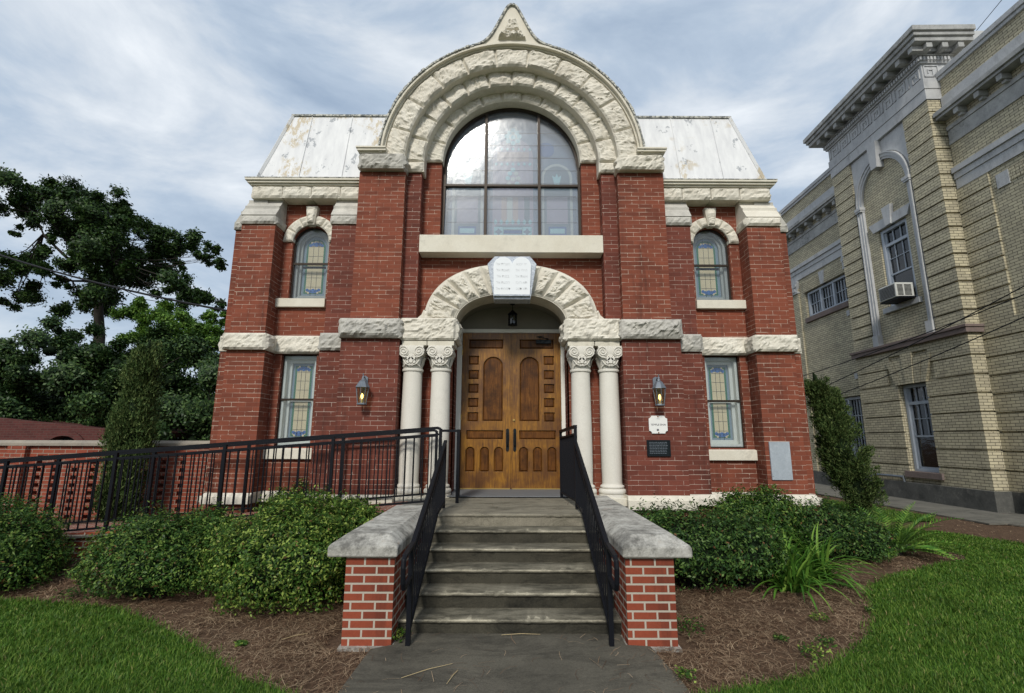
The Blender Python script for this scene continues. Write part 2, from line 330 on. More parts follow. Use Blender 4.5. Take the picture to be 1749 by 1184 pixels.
# ------------------------------------------------------------------ mesh builder
WL = {}
class MB:
    def __init__(s): s.v = []; s.f = []; s.mi = []
    def add(s, vs, fs, mi=0):
        o = len(s.v); s.v += [tuple(v) for v in vs]
        for f in fs: s.f.append(tuple(i+o for i in f)); s.mi.append(mi)
        return s
    def box(s, x0, x1, y0, y1, z0, z1, mi=0):
        x0, x1 = min(x0, x1), max(x0, x1); y0, y1 = min(y0, y1), max(y0, y1)
        return s.add([(x0,y0,z0),(x1,y0,z0),(x1,y1,z0),(x0,y1,z0),(x0,y0,z1),(x1,y0,z1),(x1,y1,z1),(x0,y1,z1)],
              [(0,3,2,1),(4,5,6,7),(0,1,5,4),(1,2,6,5),(2,3,7,6),(3,0,4,7)], mi)
    def hexa(s, pts, mi=0):   # 8 points, bottom ring then top ring
        return s.add(pts, [(0,3,2,1),(4,5,6,7),(0,1,5,4),(1,2,6,5),(2,3,7,6),(3,0,4,7)], mi)
    def plate(s, outer, y0, y1, holes=(), axis='Y', mi=0, back=True):
        loops = [list(outer)]+[list(h) for h in holes]
        P = (lambda a, b, t: (a, t, b)) if axis == 'Y' else ((lambda a, b, t: (t, a, b)) if axis == 'X' else (lambda a, b, t: (a, b, t)))
        flat = [p for l in loops for p in l]
        tris = tessellate_polygon([[Vector((p[0], p[1], 0)) for p in l] for l in loops])
        s.add([P(*p, y0) for p in flat], [tuple(t) for t in tris], mi)
        if back: s.add([P(*p, y1) for p in flat], [tuple(reversed(t)) for t in tris], mi)
        for l in loops:
            n = len(l)
            s.add([P(*p, y0) for p in l]+[P(*p, y1) for p in l], [(i, (i+1) % n, (i+1) % n+n, i+n) for i in range(n)], mi)
        return s
    def tube(s, pts, rad, n=8, mi=0, cap=True):
        pts = [Vector(p) for p in pts]
        if not isinstance(rad, (list, tuple)): rad = [rad]*len(pts)
        o = len(s.v); vs = []; ref = None
        for i, p in enumerate(pts):
            d = (pts[min(i+1, len(pts)-1)]-pts[max(i-1, 0)]).normalized()
            if ref is None: ref = Vector((0, 0, 1)) if abs(d.z) < .9 else Vector((1, 0, 0))
            a = d.cross(ref).normalized(); b = a.cross(d); ref = b
            for k in range(n):
                t = 2*math.pi*k/n; vs.append(p+(a*math.cos(t)+b*math.sin(t))*rad[i])
        fs = [(i*n+k, i*n+(k+1) % n, (i+1)*n+(k+1) % n, (i+1)*n+k) for i in range(len(pts)-1) for k in range(n)]
        if cap: fs += [tuple(range(n)), tuple(reversed(range((len(pts)-1)*n, len(pts)*n)))]
        return s.add(vs, fs, mi)
    def lathe(s, prof, cx, cy, n=24, mi=0, cz=0):
        vs = [(cx+r*math.cos(2*math.pi*k/n), cy+r*math.sin(2*math.pi*k/n), cz+z) for r, z in prof for k in range(n)]
        fs = [(i*n+k, i*n+(k+1) % n, (i+1)*n+(k+1) % n, (i+1)*n+k) for i in range(len(prof)-1) for k in range(n)]
        fs += [tuple(reversed(range(n))), tuple(range((len(prof)-1)*n, len(prof)*n))]
        return s.add(vs, fs, mi)
    def bar(s, p, q, w, h, mi=0):
        p = Vector(p); q = Vector(q); d = (q-p).normalized()
        a = d.cross(Vector((0, 0, 1)))
        a = a.normalized() if a.length > 1e-4 else Vector((1, 0, 0))
        b = a.cross(d).normalized(); a *= w/2; b *= h/2
        return s.hexa([p-a-b, p+a-b, p+a+b, p-a+b, q-a-b, q+a-b, q+a+b, q-a+b], mi)
    def build(s, name, mats, parent=None, smooth=False, origin=None, bevel=0, local=False, recalc=True, seg=2):
        me = bpy.data.meshes.new(name)
        o = bpy.data.objects.new(name, me); COL.objects.link(o)
        if parent:
            o.parent = parent; org = Vector((0, 0, 0)) if local else WL[parent]
            WL[o] = WL[parent]
        else:
            if origin is None:
                a = np.array(s.v); origin = ((a[:,0].min()+a[:,0].max())/2, (a[:,1].min()+a[:,1].max())/2, a[:,2].min())
            org = Vector(origin); o.location = org; WL[o] = org
        ox, oy, oz = org
        me.from_pydata([(v[0]-ox, v[1]-oy, v[2]-oz) for v in s.v], [], s.f)
        for mt in (mats if isinstance(mats, (list, tuple)) else [mats]): me.materials.append(mt)
        me.polygons.foreach_set('material_index', s.mi)
        if recalc:
            bm = bmesh.new(); bm.from_mesh(me); bmesh.ops.remove_doubles(bm, verts=bm.verts, dist=1e-5); bmesh.ops.recalc_face_normals(bm, faces=bm.faces); bm.to_mesh(me); bm.free()
        uv = me.uv_layers.new(name='UVMap').data
        sx, sy, sz = (0, 0, 0) if local else (ox, oy, oz)
        vs = me.vertices
        for p in me.polygons:
            n = p.normal
            for li in p.loop_indices:
                c = vs[me.loops[li].vertex_index].co
                if abs(n.z) > .75: uv[li].uv = (c.x+sx, c.y+sy)
                elif abs(n.x) > abs(n.y): uv[li].uv = (c.y+sy, c.z+sz)
                else: uv[li].uv = (c.x+sx, c.z+sz)
        if smooth:
            me.shade_smooth()
            if smooth == 'auto': me.set_sharp_from_angle(angle=R(38))
        if bevel:
            b = o.modifiers.new('bevel', 'BEVEL'); b.width = bevel; b.segments = seg; b.limit_method = 'ANGLE'; b.angle_limit = R(40)
        return o
def empty(name, loc, rz=0, parent=None):
    o = bpy.data.objects.new(name, None); COL.objects.link(o); o.location = loc; o.rotation_euler = (0, 0, rz); o.empty_display_size = .2
    WL[o] = Vector(loc); return o
def tag(o, label, cat, group=None, kind=None):
    if label: o['label'] = label
    if cat: o['category'] = cat
    if group: o['group'] = group
    if kind: o['kind'] = kind
    return o
def fast(name, verts, faces, mat, parent=None, origin=(0, 0, 0), smooth=False):
    verts = np.asarray(verts, dtype=np.float32)-np.array(WL[parent] if parent else origin, dtype=np.float32)
    faces = np.asarray(faces, dtype=np.int32); k = faces.shape[1]
    me = bpy.data.meshes.new(name); me.vertices.add(len(verts)); me.vertices.foreach_set('co', verts.ravel())
    me.loops.add(faces.size); me.loops.foreach_set('vertex_index', faces.ravel())
    me.polygons.add(len(faces)); me.polygons.foreach_set('loop_start', np.arange(0, faces.size, k, dtype=np.int32))
    me.update(calc_edges=True); me.validate()
    me.materials.append(mat)
    o = bpy.data.objects.new(name, me); COL.objects.link(o)
    if parent: o.parent = parent; WL[o] = WL[parent]
    else: o.location = origin; WL[o] = Vector(origin)
    if smooth: me.shade_smooth()
    return o
def nz(p, f, seed=0): return noise.fractal(Vector((p[0]*f+seed*7.31, p[1]*f-seed*3.7, p[2]*f+seed*1.9)), .9, 2.1, 5)
def rock(mb, P, w, h, amp, seed, depth=.05, cell=.03, mi=0, marg=.05, draft=.0, base=.012):
    nu = max(4, int(w/cell)); nv = max(4, int(h/cell)); o = []
    for j in range(nv+1):
        for i in range(nu+1):
            u = i/nu; v = j/nv; e = min(u*w, (1-u)*w, v*h, (1-v)*h)-draft; k = max(0, min(1, e/marg)); k = k*(2-k)
            p0 = P(u, v, 0); q_ = Vector((p0[0]+seed*1.7, p0[1]*.5, p0[2]*1.5+seed*.9)); q_ += Vector((1, 1, 1))*.25*noise.noise(q_*4)
            vd = noise.voronoi(q_*6.5)[0]; vd2 = noise.voronoi(q_*15)[0]
            n = (vd[1]-vd[0])*1.1-.35*vd2[0]+noise.noise(q_*3)*.7+noise.noise(q_*30)*.12
            d = base if k == 0 else base+amp*k*max(.05, .62+n*.8)
            if e+draft <= .0001: d = base*.4
            o.append(P(u, v, d))
    fs = [(j*(nu+1)+i, j*(nu+1)+i+1, (j+1)*(nu+1)+i+1, (j+1)*(nu+1)+i) for j in range(nv) for i in range(nu)]
    per = [i for i in range(nu+1)]+[j*(nu+1)+nu for j in range(1, nv+1)]+[nv*(nu+1)+i for i in range(nu-1, -1, -1)]+[j*(nu+1) for j in range(nv-1, 0, -1)]
    b0 = len(o)
    for q in per:
        i = q % (nu+1); j = q//(nu+1); o.append(P(i/nu, j/nv, -depth))
    n = len(per); fs += [(per[(k+1) % n], per[k], b0+k, b0+(k+1) % n) for k in range(n)]
    mb.add(o, fs, mi)
def rockbox(mb, x0, x1, y0, y1, z0, z1, amp, seed, sides='FLR', mi=0, cell=.035, marg=.05):
    x0, x1 = min(x0, x1), max(x0, x1); w = x1-x0; h = z1-z0; d = y1-y0
    mb.box(x0+.003, x1-.003, y0+.003, y1, z0+.002, z1-.002, mi)
    if 'F' in sides: rock(mb, lambda u, v, t: (x0+u*w, y0-t, z0+v*h), w, h, amp, seed, .01, cell, mi, marg, base=.002)
    if 'L' in sides: rock(mb, lambda u, v, t: (x0-t, y1-u*d, z0+v*h), d, h, amp, seed+1, .01, cell, mi, marg, base=.002)
    if 'R' in sides: rock(mb, lambda u, v, t: (x1+t, y0+u*d, z0+v*h), d, h, amp, seed+2, .01, cell, mi, marg, base=.002)
def arc(cx, cz, r, a0, a1, n): return [(cx+r*math.cos(R(a0+(a1-a0)*i/n)), cz+r*math.sin(R(a0+(a1-a0)*i/n))) for i in range(n+1)]

# ================================================================== BRICK SYNAGOGUE
T = empty('brick_synagogue', (0, 3.2, 0))
tag(T, 'red brick synagogue with cream stone arches, round gable and white mansard roof', 'building')
def part(mb, name, mat, parent=None, **k): return mb.build(name, mat, parent or T, **k)

# --- central wall (plane 3.55) with great window and porch opening
AC3 = 6.82
win_hole = [(-1.30, 5.40), (1.30, 5.40), (1.30, AC3)]+arc(0, AC3, 1.30, 0, 180, 32)[1:]
def sarc(a, b, zc, t):      # superellipse used by the porch arch
    c, s_ = math.cos(R(t)), math.sin(R(t)); e = 2/2.4
    return (math.copysign(abs(c)**e, c)*a, zc+abs(s_)**e*b)
ZC = 3.62
inn = lambda t: sarc(.955, .60, ZC, t)
outr = lambda t: sarc(1.50, 1.14, ZC, t)
door_hole_w = [inn(t) for t in np.linspace(0, 180, 33)]
mb = MB()
top = arc(0, 6.75, 1.95, 180, 0, 28)
outer = [(-1.95, 0)]+[(-1.95, 6.75)]+top[1:-1]+[(1.95, 6.75), (1.95, 0), (1.0, 0), (1.0, ZC)]+[(p[0]*1.045, p[1]+.02) for p in door_hole_w[1:-1]]+[(-1.0, ZC), (-1.0, 0)]
mb.plate(outer, 3.55, 3.80, holes=[win_hole])
part(mb, 'centre_wall', M['brick'])
# step-two pilasters and upper piers
for s in (-1, 1):
    mb = MB(); mb.box(s*1.62, s*1.95, 3.31, 3.54, 3.74, 6.50); part(mb, 'inner_pilaster', M['brick2'])
    mb = MB(); mb.box(s*1.88, s*2.69, 3.14, 3.72, 3.70, 6.41); part(mb, 'upper_pier', M['brick2'] if False else M['brick'])
    mb = MB(); mb.box(s*1.83, s*2.79, 3.06, 3.80, 0.86, 3.39); p = part(mb, 'lower_pier', M['brick2'])
    mb = MB(); mb.box(s*1.80, s*2.78, 3.02, 3.80, 0, .75); part(mb, 'pier_foundation', M['brick2'])
    # pier plinth with sloped top
    mb = MB(); x0, x1 = s*1.80, s*2.86
    for (a, b_, ya, yb, z0, z1) in ((s*1.80, s*2.86, 2.94, 3.5, .70, .83),):
        mb.box(a, b_, ya, yb, z0, z1)
    mb.hexa([(s*1.80, 2.94, .832), (s*2.86, 2.94, .832), (s*2.86, 3.5, .832), (s*1.80, 3.5, .832), (s*1.82, 3.03, .905), (s*2.80, 3.03, .905), (s*2.80, 3.5, .905), (s*1.82, 3.5, .905)])
    part(mb, 'pier_plinth', M['stone_smooth'], bevel=.008)
    # pier string course: big rock faced block
    mb = MB(); rockbox(mb, s*1.815, s*2.80, 2.985, 3.75, 3.375, 3.70, .075, 3+s, marg=.09, cell=.03)
    part(mb, 'pier_course_stone', M['stone_dirty'])
    # column plinth ledge
    mb = MB(); mb.box(s*.955, s*1.82, 3.06, 3.56, .74, .86); part(mb, 'column_plinth', M['stone_smooth'], bevel=.01)
    # outer pilaster
    mb = MB(); mb.box(s*2.60, s*3.15, 3.25, 3.62, 3.5, 5.48); part(mb, 'outer_pilaster', M['brick2'])
    mb = MB(); mb.box(s*2.70, s*3.205, 3.25, 3.62, .86, 3.22); mb.box(s*2.70, s*3.19, 3.22, 3.62, 0, .74); part(mb, 'outer_pilaster_base', M['brick2'])
    mb = MB(); rockbox(mb, s*2.72, s*3.195, 3.21, 3.62, 3.205, 3.50, .05, 21+s); part(mb, 'pilaster_course_stone', M['stone_dirty'])
    # pilaster cap
    def capprof(x0, x1, yf, seed):
        mb = MB(); rockbox(mb, x0, x1, yf-.03, 3.62, 5.46, 5.62, .04, seed)
        prof = [(yf-.05, 5.622), (yf+.06, 5.79), (yf+.055, 5.84), (yf+.08, 5.842), (yf+.17, 5.97), (yf+.17, 6.0), (3.62, 6.0), (3.62, 5.622)]
        mb.plate(prof, x0-.0, x1, axis='X'); return mb
    mbc = capprof(min(s*2.70, s*3.17), max(s*2.70, s*3.17), 3.25, 31+s); part(mbc, 'pilaster_cap', M['stone_dirty'], recalc=True)
    # wing wall with two window openings
    lowh = [(s*3.38, 1.62), (s*3.99, 1.62), (s*3.99, 3.205), (s*3.38, 3.205)]
    uph = [(s*3.31, 4.20), (s*3.97, 4.20), (s*3.97, 5.25)]+[(s*(3.64+.33*math.cos(t)), 5.25+.33*math.sin(t)) for t in np.linspace(0, math.pi, 17)[1:]]
    mb = MB(); mb.plate([(s*1.9, 0), (s*4.85, 0), (s*4.66, 3.4), (s*4.66, 6.2), (s*1.9, 6.2)], 3.60, 3.95, holes=[lowh, uph]); part(mb, 'wing_wall', M['brick'])
    mb = MB(); rock(mb, (lambda s_: lambda u, v, t: (s_*3.19+(s_*4.20-s_*3.19)*(u if s_ > 0 else 1-u) if s_ > 0 else -4.20+1.01*u, 3.555-t, 3.205+v*.315))(s), 1.01, .315, .05, 41+s, .08); part(mb, 'lintel_course', M['stone'])
    # corner buttress
    mb = MB(); mb.box(s*4.15, s*4.74, 3.26, 3.75, 3.49, 5.46); mb.box(s*4.12, s*4.76, 3.26, 3.75, .86, 3.22); mb.box(s*4.14, s*4.74, 3.24, 3.75, 0, .74); part(mb, 'corner_buttress', M['brick'])
    mb = MB(); mb.box(s*4.4, s*4.93, 3.42, 4.15, 3.49, 5.42); mb.box(s*4.4, s*4.96, 3.42, 4.15, 0, 3.22); part(mb, 'side_buttress', M['brick'])
    mb = MB(); rockbox(mb, s*4.09, s*4.80, 3.19, 3.85, 3.21, 3.49, .05, 51+s); rockbox(mb, s*4.5, s*4.97, 3.40, 4.2, 3.215, 3.48, .045, 61+s); part(mb, 'buttress_course_stone', M['stone'])
    x0, x1 = min(s*4.14, s*4.75), max(s*4.14, s*4.75)
    mb = capprof(x0, x1, 3.26, 71+s); part(mb, 'buttress_cap', M['stone_dirty'] if s < 0 else M['stone'])
    mb = MB(); rockbox(mb, s*4.5, s*4.95, 3.39, 4.2, 5.42, 5.56, .04, 75+s)
    prof = [(s*4.95, 5.562), (s*4.86, 5.72), (s*4.865, 5.77), (s*4.84, 5.775), (s*4.74, 5.93), (s*4.74, 5.99), (s*4.4, 5.99), (s*4.4, 5.562)]
    mb.plate(prof, 3.40, 4.2); part(mb, 'side_buttress_cap', M['stone_dirty'])
    # plinth of wing (water table)
    mb = MB()
    for (a, b_, yf) in ((2.80, 3.25, 3.14), (3.24, 4.13, 3.50), (4.10, 4.86, 3.16)):
        a, b_ = s*a, s*b_
        mb.box(a, b_, yf, 3.9, .74, .842)
        mb.hexa([(a, yf, .843), (b_, yf, .843), (b_, 3.9, .843), (a, 3.9, .843), (a, yf+.08, .905), (b_, yf+.08, .905), (b_, 3.9, .905), (a, 3.9, .905)])
    mb.box(s*4.5, s*5.04, 3.38, 16, .741, .84); part(mb, 'water_table', M['stone'], bevel=.01)
    # side + back body
    mb = MB(); mb.box(s*4.62, s*4.86, 3.96, 16, 0, 6.1); part(mb, 'side_wall', M['brick'])
    # frieze of rock faced blocks
    mb = MB(); e = [2.72, 3.08, 3.60, 4.12, 4.67]
    for i in range(4):
        a, b_ = s*e[i], s*e[i+1]; rockbox(mb, min(a, b_)+.004, max(a, b_)-.004, 3.33, 3.7, 6.0, 6.23, .045, 81+i+s*5, sides='FR' if (s > 0 and i == 3) else ('FL' if (s < 0 and i == 3) else 'F'))
    mb.box(s*4.2, s*4.66, 3.7, 16, 6.002, 6.23); part(mb, 'frieze', M['stone'])
    # cornice
    mb = MB()
    def corn(yf, xo, z0, z1): mb.box(s*2.6, s*xo, yf, 3.9, z0, z1); mb.box(s*4.3, s*xo, 3.9, 16.05, z0, z1)
    corn(3.29, 4.69, 6.232, 6.262); corn(3.25, 4.73, 6.264, 6.30); corn(3.22, 4.76, 6.302, 6.335)
    part(mb, 'cornice', M['stone_smooth'])
    mb = MB(); mb.box(s*2.6, s*4.765, 3.215, 3.36, 6.337, 6.352); part(mb, 'cornice_edge', M['flake'])
    # big porch side: entablature
    mb = MB(); rockbox(mb, s*.915, s*1.812, 3.10, 3.70, 3.36, 3.735, .06, 91+s, cell=.03)
    part(mb, 'entablature_block', M['stone'])
    mb = MB(); mb.box(s*.94, s*1.38, 3.115, 3.56, 3.275, 3.355); mb.box(s*1.39, s*1.80, 3.115, 3.56, 3.275, 3.355); part(mb, 'abacus', M['stone_smooth'], bevel=.006)
    # porch jamb
    mb = MB(); mb.box(s*1.0, s*1.25, 3.60, 4.35, .86, 3.75); part(mb, 'door_jamb_brick', M['brick2'])
    # springer under the big arch ring, coping
    mb = MB(); rockbox(mb, s*1.90, s*2.655, 3.02, 3.7, 6.41, 6.69, .06, 101+s); part(mb, 'springer_stone', M['stone_dirty'] if s < 0 else M['stone'])
    mb = MB()
    for (xo, yf, z0, z1) in ((2.66, 3.0, 6.69, 6.715), (2.70, 2.95, 6.717, 6.755), (2.72, 2.93, 6.757, 6.785)): mb.box(s*2.20, s*xo, yf, 3.9, z0, z1)
    part(mb, 'coping', M['stone_smooth'])

# --- arch rings of the gable
def ring(name, cz, r0, r1, yf, yb, n, amp, seed, legz, a_off=0):
    mb = MB(); rm = (r0+r1)/2
    mb.plate([(r1-.004, legz+.003), (r1-.004, cz)]+arc(0, cz, r1-.004, 0, 180, 48)[1:]+[(-r1+.004, legz+.003), (-r0-.004, legz+.003), (-r0-.004, cz)]+arc(0, cz, r0+.004, 180, 0, 48)[1:]+[(r0+.004, legz+.003)], yf, yb)
    rim = .022
    for k in range(n):
        a0, a1 = 180*k/n, 180*(k+1)/n
        g = .006/rm*57.3
        P = lambda u, v, t, a0=a0+g, a1=a1-g: ((r0+rim*0+(r1-r0)*v)*math.cos(R(a1+(a0-a1)*u)), yf-.001-t, cz+(r0+(r1-r0)*v)*math.sin(R(a1+(a0-a1)*u)))
        rock(mb, P, rm*R(a1-a0), r1-r0, amp, seed+k, .012, .028, marg=.05)
    for s in (-1, 1):
        if cz-legz > .05:
            x0, x1 = min(s*r0, s*r1), max(s*r0, s*r1)
            rock(mb, lambda u, v, t: (x0+(x1-x0)*u, yf-.001-t, legz+(cz-.004-legz)*v), x1-x0, cz-legz, amp, seed+50+s, .012, .036)
    return part(mb, name, M['stone'])
ring('inner_arch_ring', 6.82, 1.277, 1.64, 3.50, 3.74, 11, .045, 200, 6.83)
ring('middle_arch_ring', 6.68, 1.578, 1.955, 3.27, 3.52, 12, .05, 300, 6.49, )
ring('outer_arch_ring', 6.62, 1.89, 2.245, 3.09, 3.4, 11, .055, 400, 6.70)
# gable body behind the rings, moulding, flaking edge
mb = MB()
mb.plate([(2.24, 6.42)]+arc(0, 6.62, 2.24, 0, 180, 40)+[(-2.24, 6.42), (-1.95, 6.42), (-1.95, 6.68)]+arc(0, 6.68, 1.95, 180, 0, 40)[1:]+[(1.95, 6.42)], 3.3, 4.11)
part(mb, 'gable_body', M['stone_smooth'])
mb = MB()
for (ra, rb, yf, yb) in ((2.246, 2.275, 3.04, 3.85), (2.275, 2.315, 2.97, 3.86)):
    for s in (-1, 1):
        a = arc(0, 6.62, ra, 2, 90, 30); b_ = arc(0, 6.62, rb, 90, 2, 30)
        mb.plate([(s*p[0], p[1]) for p in a+b_], yf, yb)
part(mb, 'arch_moulding', M['stone_smooth'])
mb = MB(); n = 90
for k in range(n):
    a0, a1 = 3+174*k/n, 3+174*(k+1)/n-.15
    if k == n//2: part(mb, 'gable_edge_flashing', M['flake']); mb = MB()
    if 72 < a0 < 107: continue
    r1 = 2.345+random.uniform(-.006, .012); yf = 2.945+random.uniform(-.008, .012)
    mb.plate([(2.316*math.cos(R(a)), 6.62+2.316*math.sin(R(a))) for a in (a0, a1)]+[(r1*math.cos(R(a)), 6.62+r1*math.sin(R(a))) for a in (a1, a0)], yf, 4.6)
part(mb, 'gable_edge_flashing', M['flake'])
# finial (ogee peak)
hp = [(.72, 8.83), (.60, 8.87), (.50, 8.93), (.42, 9.01), (.345, 9.12), (.27, 9.27), (.20, 9.42), (.13, 9.57), (.085, 9.66), (.045, 9.71), (0, 9.725)]
low = [(2.31*math.cos(R(a)), 6.62+2.31*math.sin(R(a))) for a in np.linspace(108, 72, 12)]
mb = MB(); mb.plate(hp+[(-x, z) for x, z in reversed(hp[:-1])]+low, 3.0, 3.5)
fin = part(mb, 'ogee_finial', M['stone_smooth'])
mb = MB()
full = hp+[(-x, z) for x, z in reversed(hp[:-1])]
for i in range(len(full)-1):
    (xa, za), (xb, zb) = full[i], full[i+1]; L_ = math.hypot(xb-xa, zb-za); nx, nz_ = -(zb-za)/L_, (xb-xa)/L_
    if nz_ < 0: nx, nz_ = -nx, -nz_
    if za > 9.6: nx *= 1
    t = .035
    mb.plate([(xa, za), (xb, zb), (xb+nx*t, zb+nz_*t), (xa+nx*t, za+nz_*t)], 2.96, 3.55)
part(mb, 'finial_edge', M['flake'], fin)
mb = MB()
P = lambda u, v, t: ((-.27+.54*u)*(1-.4*v), 2.999-t, 8.99+.17*v); rock(mb, P, .54, .17, .13, 501, .01, .02, marg=.05)
P = lambda u, v, t: ((-.14+.28*u)*(1-.45*v), 2.999-t, 9.19+.22*v); rock(mb, P, .28, .22, .09, 505, .01, .02, marg=.05)
part(mb, 'finial_carving', M['stone'], fin)

# --- porch arch voussoirs
mb = MB()
def strip_prism(fin_, fout, t0, t1, n, yf, yb):
    ts = np.linspace(t0, t1, n+1); o = [fout(t) for t in ts]; i_ = [fin_(t) for t in reversed(ts)]
    mb.plate(o+i_, yf, yb)
strip_prism(inn, outr, 5, 175, 60, 3.31, 3.82)
cuts = [5, 27, 45, 60, 73, 107, 120, 135, 153, 175]
for k in range(len(cuts)-1):
    a0, a1 = cuts[k]+.55, cuts[k+1]-.55
    def P(u, v, t, a0=a0, a1=a1):
        a = a1+(a0-a1)*u; p, q = inn(a), outr(a); v2 = .03+.94*v
        return (p[0]+(q[0]-p[0])*v2, 3.309-t*1.0, p[1]+(q[1]-p[1])*v2)
    rock(mb, P, R(a1-a0)*1.35, .5, .075, 520+k, .01, .022, marg=.05, draft=.03, base=.026)
part(mb, 'porch_arch', M['stone'])
for s in (-1, 1):
    mb = MB()
    mb.plate([(s*.95, 3.737), (s*1.61, 3.737), (s*1.61, 3.775), (s*1.53, 3.85), (s*1.50, 3.93), (s*.93, 3.93)], 3.31, 3.6)
    rock(mb, lambda u, v, t: (min(s*.96, s*1.5)+.54*u, 3.309-t, 3.745+.17*v), .54, .17, .045, 540+s, .01, .025)
    part(mb, 'arch_foot_stone', M['stone'])
# sill of great window
mb = MB(); mb.plate([(3.27, 4.965), (3.27, 5.285), (3.70, 5.42), (3.70, 4.965)], -1.612, 1.612, axis='X'); part(mb, 'great_window_sill', M['stone_smooth'], bevel=.006)

# --- great window
gw = MB()
fr = [(-1.297, 5.42), (1.297, 5.42), (1.297, AC3)]+arc(0, AC3, 1.297, 0, 180, 32)[1:]
fi = [(-1.255, 5.46), (1.255, 5.46), (1.255, AC3)]+arc(0, AC3, 1.235, 0, 180, 32)[1:]
gw.plate(fr, 3.69, 3.78, holes=[fi])
gwo = part(gw, 'great_window', M['bronze'])
mb = MB()
for x in (-.485, .525): mb.box(x-.025, x+.025, 3.675, 3.77, 5.44, AC3+math.sqrt(1.235**2-x*x)+.01)
mb.box(-1.26, 1.26, 3.68, 3.765, 6.44, 6.48); part(mb, 'mullion', M['bronze'], gwo)
mb = MB(); pane = [(p[0], p[1]) for p in fi]
mb.plate(pane, 3.745, 3.75); part(mb, 'glazing', M['bigglass'], gwo)
# stained glass panel behind
mb = MB(); Y = 3.93
mats = [M['g_navy'], M['g_aqua'], M['g_mauve'], M['g_rose'], M['g_pale'], M['g_slate'], M['lead'], M['g_blue'], M['whitewood'], M['g_amber']]
def q(x0, x1, z0, z1, mi, dy=0): mb.box(x0, x1, Y-.006-dy, Y, z0, z1, mi)
mb.plate([(p[0]*1.03, p[1]) for p in fr], Y+.001, Y+.03, mi=0)
def poly(pts, mi, dy): mb.plate(pts, Y-.006-dy, Y, mi=mi, back=False)
# centre lancet
poly([(-.36, 5.55), (.42, 5.55), (.42, 7.2)]+arc(.03, 7.2, .39, 0, 180, 18)[1:], 2, .001)
for i, mi_ in enumerate((2, 3, 4, 3, 2, 5)): q(-.30+i*.11, -.30+(i+1)*.11-.008, 5.80, 6.34, mi_, .003)
q(-.30, .36, 5.50, 5.76, 5, .004); q(-.16, .22, 5.68, 5.72, 1, .006); q(-.16, .22, 5.54, 5.58, 1, .006); q(-.14, .20, 5.60, 5.66, 7, .006)
for x in (-.24, .30):
    q(x-.09, x+.09, 5.53, 5.73, 1, .006); poly([(x, 5.55), (x+.03, 5.60), (x+.08, 5.63), (x+.03, 5.66), (x, 5.71), (x-.03, 5.66), (x-.08, 5.63), (x-.03, 5.60)], 0, .008)
for i in range(7):
    x = -.30+i*.11; poly([(x, 5.77), (x+.04, 5.83), (x, 5.89), (x-.04, 5.83)], 1, .006); poly([(x, 7.00), (x+.035, 7.04), (x, 7.08), (x-.035, 7.04)], 1, .006); poly([(x, 7.32), (x+.03, 7.36), (x, 7.40), (x-.03, 7.36)], 1, .006)
q(-.28, .34, 7.10, 7.30, 3, .003)
for k, (dx, dz) in enumerate(((0, 0), (-.10, .02), (.10, .02), (-.06, .12), (.06, .12), (0, .2), (-.08, -.1), (.08, -.1), (0, -.16))):
    poly(arc(.03+dx, 6.72+dz, .048, 0, 330, 8), 1 if k % 2 else 4, .007); poly(arc(.03+dx*1.2, 7.62+dz*.8, .05, 0, 330, 8), 1, .007)
poly([(-.12, 7.45), (-.02, 7.5), (.03, 7.7), (.08, 7.5), (.18, 7.45), (.1, 7.85), (-.04, 7.85)], 4, .0055)
# side lancets
for s in (-1, 1):
    c = s*.86+.02
    poly([(c-.30, 5.5), (c+.30, 5.5), (c+.30, 6.75)]+arc(c, 6.75, .30, 0, 180, 14)[1:], 4, .001)
    poly([(c-.25, 5.55), (c+.25, 5.55), (c+.25, 6.75)]+arc(c, 6.75, .25, 0, 180, 14)[1:], 5, .003)
    q(c-.2, c+.2, 5.80, 6.35, 2, .005); q(c-.17, c+.17, 5.56, 5.74, 7, .005); q(c-.14, c+.14, 5.60, 5.70, 1, .007)
    poly([(c, 6.5), (c+.05, 6.62), (c+.09, 6.8), (c+.03, 6.76), (c, 6.85), (c-.03, 6.76), (c-.09, 6.8), (c-.05, 6.62)], 1, .006)
    poly(arc(c-s*.2, 7.35, .16, 0, 340, 12), 7, .003)
for i in range(9): q(-1.25, 1.25, 5.55+i*.27, 5.556+i*.27, 6, .009)
part(mb, 'stained_glass', mats, gwo)

